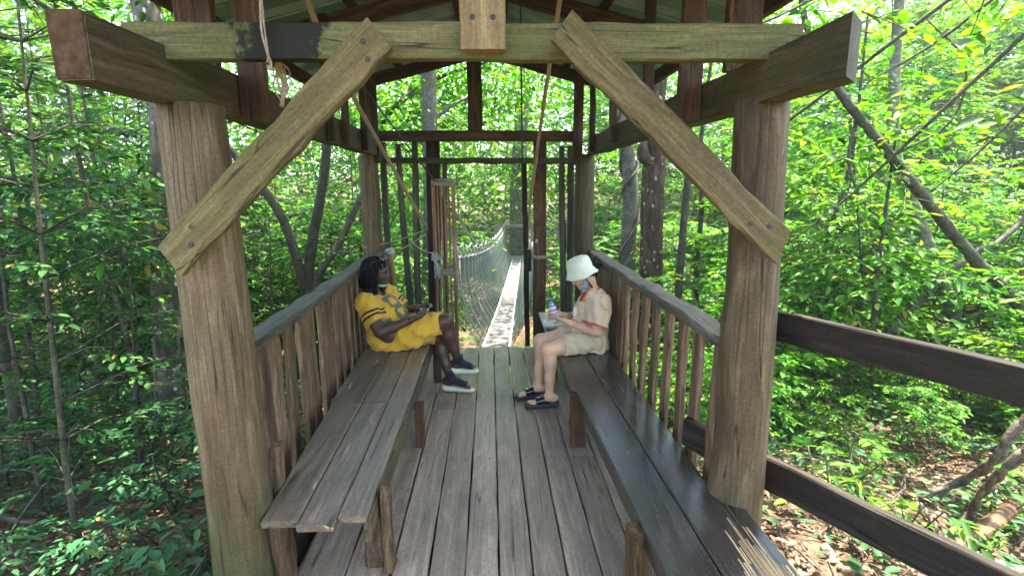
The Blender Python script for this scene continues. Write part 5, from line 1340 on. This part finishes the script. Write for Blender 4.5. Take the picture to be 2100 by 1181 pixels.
    # shorts
    D = Field((.44, 3.95, .40), (1.12, 4.55, .72), .005)
    D.cap(pel, .128, belly, .118, .05, squash=(side, 1.32))
    for hp, kn in ((hipL, knL), (hipR, knR)):
        q = hp * .30 + kn * .70; D.chain([hp, q], [.115, .093], .04); D.cap(hp * .6 + kn * .4 + V(0, 0, -.03), .09, q + V(0, 0, -.02), .085, .03)
    ax = unit(V(-1, -.12, .05)); D.cut(hipL * .38 + knL * .62, ax)
    for hp, kn in ((hipL, knL), (hipR, knR)): D.cap(hp * .45 + kn * .55, .078, kn + (kn - hp) * .1, .084, 0, op='s')
    D.cut(V(0, 0, .424), V(0, 0, -1)); D.warp(lambda x, y, z: .004 * np.sin(55 * x + 40 * z + 4 * np.sin(20 * y)) + .003 * np.sin(80 * y + 30 * x))
    body_obj('shorts', D, [M['beige2']], W, None, 2)
    # hat
    hu = unit(u * .93 - f * .12 + V(0, 0, .25)); hf = unit(f - hu * f.dot(hu)); hl = np.cross(hu, hf); hc = hd + u * .045 - f * .006
    b = MB(); th = np.arange(40) * 2 * math.pi / 40
    prof = [(-.056, .142, .139), (-.052, .139, .136), (-.02, .122, .119), (.01, .110, .103), (.03, .106, .098), (.06, .102, .094), (.085, .092, .085), (.098, .072, .068), (.102, .04, .04), (.103, .004, .004)]
    rings = []
    for i, (h, a, c_) in enumerate(prof):
        wv = (.006 * np.sin(3 * th + 1) + .003 * np.sin(7 * th)) * (1 if i < 3 else .35) + rng.normal(0, .0012, 40)
        rings.append(hc + np.outer(a * np.cos(th), hf) + np.outer(c_ * np.sin(th), hl) + np.outer(h + wv, hu))
    inner = [hc + (r - hc) * .965 - hu * .001 for r in rings]
    b.loft(inner[::-1][1:-1] + rings, cap=False); b.loft([rings[-1] , rings[-1] * .5 + (hc + hu * .104) * .5]);
    for h, a, c_ in ((.088, .0915, .0845), (.012, .1105, .1035)): b.tube([hc + hf * a * math.cos(t) + hl * c_ * math.sin(t) + hu * h for t in np.linspace(0, 6.2832, 40)], .0022, 5)
    link('bucket_hat', b.mesh('bucket_hat', M['hat'], True), W)
    # hair under the hat and the bun
    H = Field(hd - .25, hd + .25, .005); H.ell(hd - f * .025 + u * .02, V(.096, .098, .084), (f, u, l), 0); H.ell(hd - f * .115 - u * .002, V(.045, .042, .05), (f, u, l), .02); H.cap(hd - f * .10 - u * .03, .022, hd - f * .10 - u * .085, .008, .02)
    H.ell(hd + f * .085 - u * .05, V(.085, .095, .12), (f, u, l), 0, 's'); H.ell(hd + f * .015 - u * .075, V(.09, .075, .12), (f, u, l), 0, 's')
    H.warp(lambda x, y, z: .003 * np.sin(170 * x + 8 * np.sin(20 * y)) + .003 * np.sin(150 * z + 40 * y)); ho = body_obj('hair', H, [M['hair']], W, None, 1)
    b = MB()
    for k in range(30):
        p = hd - f * .13 + l * rng.normal(0, .03) + u * rng.normal(0, .02); b.tube(path_smooth([p, p - f * .03 + u * rng.normal(.01, .02), p - f * .05 - u * rng.uniform(0, .05)], 6), .0016, 4)
    for k in range(8):
        p = P(.0, -.01, .074); b.tube(path_smooth([p, p - u * .06 + f * rng.normal(0, .005), p - u * .12 + f * rng.normal(.005, .008)], 6), .0016, 4)
    link('loose_strands', b.mesh('loose_strands', M['hair'], True), ho)
    # mask pulled down, bunched at the cheek and chin
    K = Field(hd - .2, hd + .2, .004); K.ell(P(.045, -.098, .012), V(.046, .030, .058), (f, u, l), 0); K.ell(P(.052, -.07, .0), V(.05, .034, .046), (f, u, l), 0, 's'); K.ell(P(.028, -.075, .062), V(.022, .034, .012), (f, u, l), .01)
    K.warp(lambda x, y, z: .002 * np.sin(260 * z + 90 * x)); mo = body_obj('face_mask', K, [M['maskblue']], W, None, 1)
    b = MB(); b.tube([P(.028, -.05, .07), P(.012, -.01, .08), P(-.012, .012, .086)], .0016, 4); b.tube([P(.02, -.09, .072), P(.0, -.06, .082), P(-.015, -.02, .086)], .0016, 4); link('ear_loop', b.mesh('ear_loop', M['white'], True), mo)
    b = MB(); b.tube(path_smooth([neck0 + V(.05, -.06, .02), neck0 + V(-.05, -.055, -.03), chest + V(-.125, 0, .03), neck0 + V(-.05, .055, -.03), neck0 + V(.05, .06, .02)], 20), .003, 5); link('necklace', b.mesh('necklace', M['brow'], True), W)
    # two-strap slides
    for ft in (fL, fR):
        f_, u_, l_, L_, PP = ft; c0 = PP(.5, 0, 0)
        S = Field(c0 - .19, c0 + .19, .005); S.cap(PP(.06, -.014, 0), .040, PP(.96, -.014, 0), .043, 0, squash=(l_, 1.0)); S.cut(PP(0, .004, 0), u_); S.cut(PP(0, -.036, 0), -u_)
        so = body_obj('slide_sandal', S, [M['black_sole']], W, None, 1)
        S = Field(c0 - .19, c0 + .19, .004); S.cap(PP(.40, .035, 0), .033, PP(.74, .022, 0), .027, .0, squash=(l_, 1.55)); S.cap(PP(.30, .030, 0), .030, PP(.9, .015, 0), .022, 0, squash=(l_, 1.5), op='s')
        S.cut(PP(.76, 0, 0), f_); S.cut(PP(.44, 0, 0), -f_); S.cut(PP(0, -.01, 0), -u_)
        st = body_obj('strap', S, [M['gloss_black']], so, None, 1)
        b = MB()
        for a in (.50, .64): b.box((-.012, -.009, -.002), (.012, .009, .003))
        v_ = np.concatenate(b.v); v2 = v_.copy()
        for i in range(2):
            sl_ = slice(i * 16, i * 16 + 16); a = (.52, .67)[i]; v2[sl_] = PP(a, (.064, .054)[i], .012) + np.outer(v_[sl_][:, 0], l_) + np.outer(v_[sl_][:, 1], f_) + np.outer(v_[sl_][:, 2], u_)
        b.v = [v2]; b.r = [np.full(len(v2), .5)]; link('buckle', b.mesh('buckle', M['metal']), so)
    # water bottle
    c = V(.575, 4.17, .715); ax = unit(V(-.22, .0, .97)); b = MB(); th = np.arange(20) * 2 * math.pi / 20; a1 = unit(np.cross(ax, V(0, 1, 0))); a2 = np.cross(ax, a1)
    ring = lambda h, r: c + ax * h + np.outer(r * np.cos(th), a1) + np.outer(r * np.sin(th), a2)
    b.loft([ring(h, r) for h, r in ((0, .024), (.006, .029), (.03, .029), (.034, .027), (.05, .029), (.10, .029), (.115, .026), (.132, .014), (.145, .012))])
    t = NT('clear blue plastic'); mat = t.done(t.bsdf((.72, .82, .92), .08, None, .6, Transmission_Weight=.75, IOR=1.3).outputs[0])
    BT = thing('water_bottle', 'small clear water bottle with a blue cap held by the woman in beige', 'bottle', c); link('body', b.mesh('body', mat, True), BT)
    b = MB(); b.loft([ring(h, r) for h, r in ((.146, .015), (.166, .015), (.168, .012))]); link('cap', b.mesh('cap', plain('blue cap', (.05, .09, .30), .4), True), BT)
    b = MB(); b.loft([ring(.045, .0298), ring(.098, .0298)], cap=False); b.loft([ring(.060, .0303), ring(.075, .0303)], cap=False, mat=1)
    link('label', b.mesh('label', [plain('lilac bottle label', (.55, .5, .72), .5), plain('red band', (.55, .08, .12), .5)], True), BT)
woman_beige()

# ------------------------------------------------------------------ air
def haze(density):
    b = MB(); lo, hi = V(-70, -40, -14), V(75, 80, 30)
    c = [(x, y, z) for x in (lo[0], hi[0]) for y in (lo[1], hi[1]) for z in (lo[2], hi[2])]
    b.add(c, [(0, 1, 3, 2), (4, 6, 7, 5), (0, 4, 5, 1), (2, 3, 7, 6), (0, 2, 6, 4), (1, 5, 7, 3)])
    t = NT('pale forest haze'); v = t.n('ShaderNodeVolumePrincipled'); v.inputs['Color'].default_value = (.93, 1.0, .93, 1); v.inputs['Density'].default_value = density; v.inputs['Anisotropy'].default_value = .3
    t.l(v.outputs[0], t.out.inputs['Volume'])
    o = link('haze', b.mesh('haze', t.m)); o['kind'] = 'stuff'
haze(.0012)
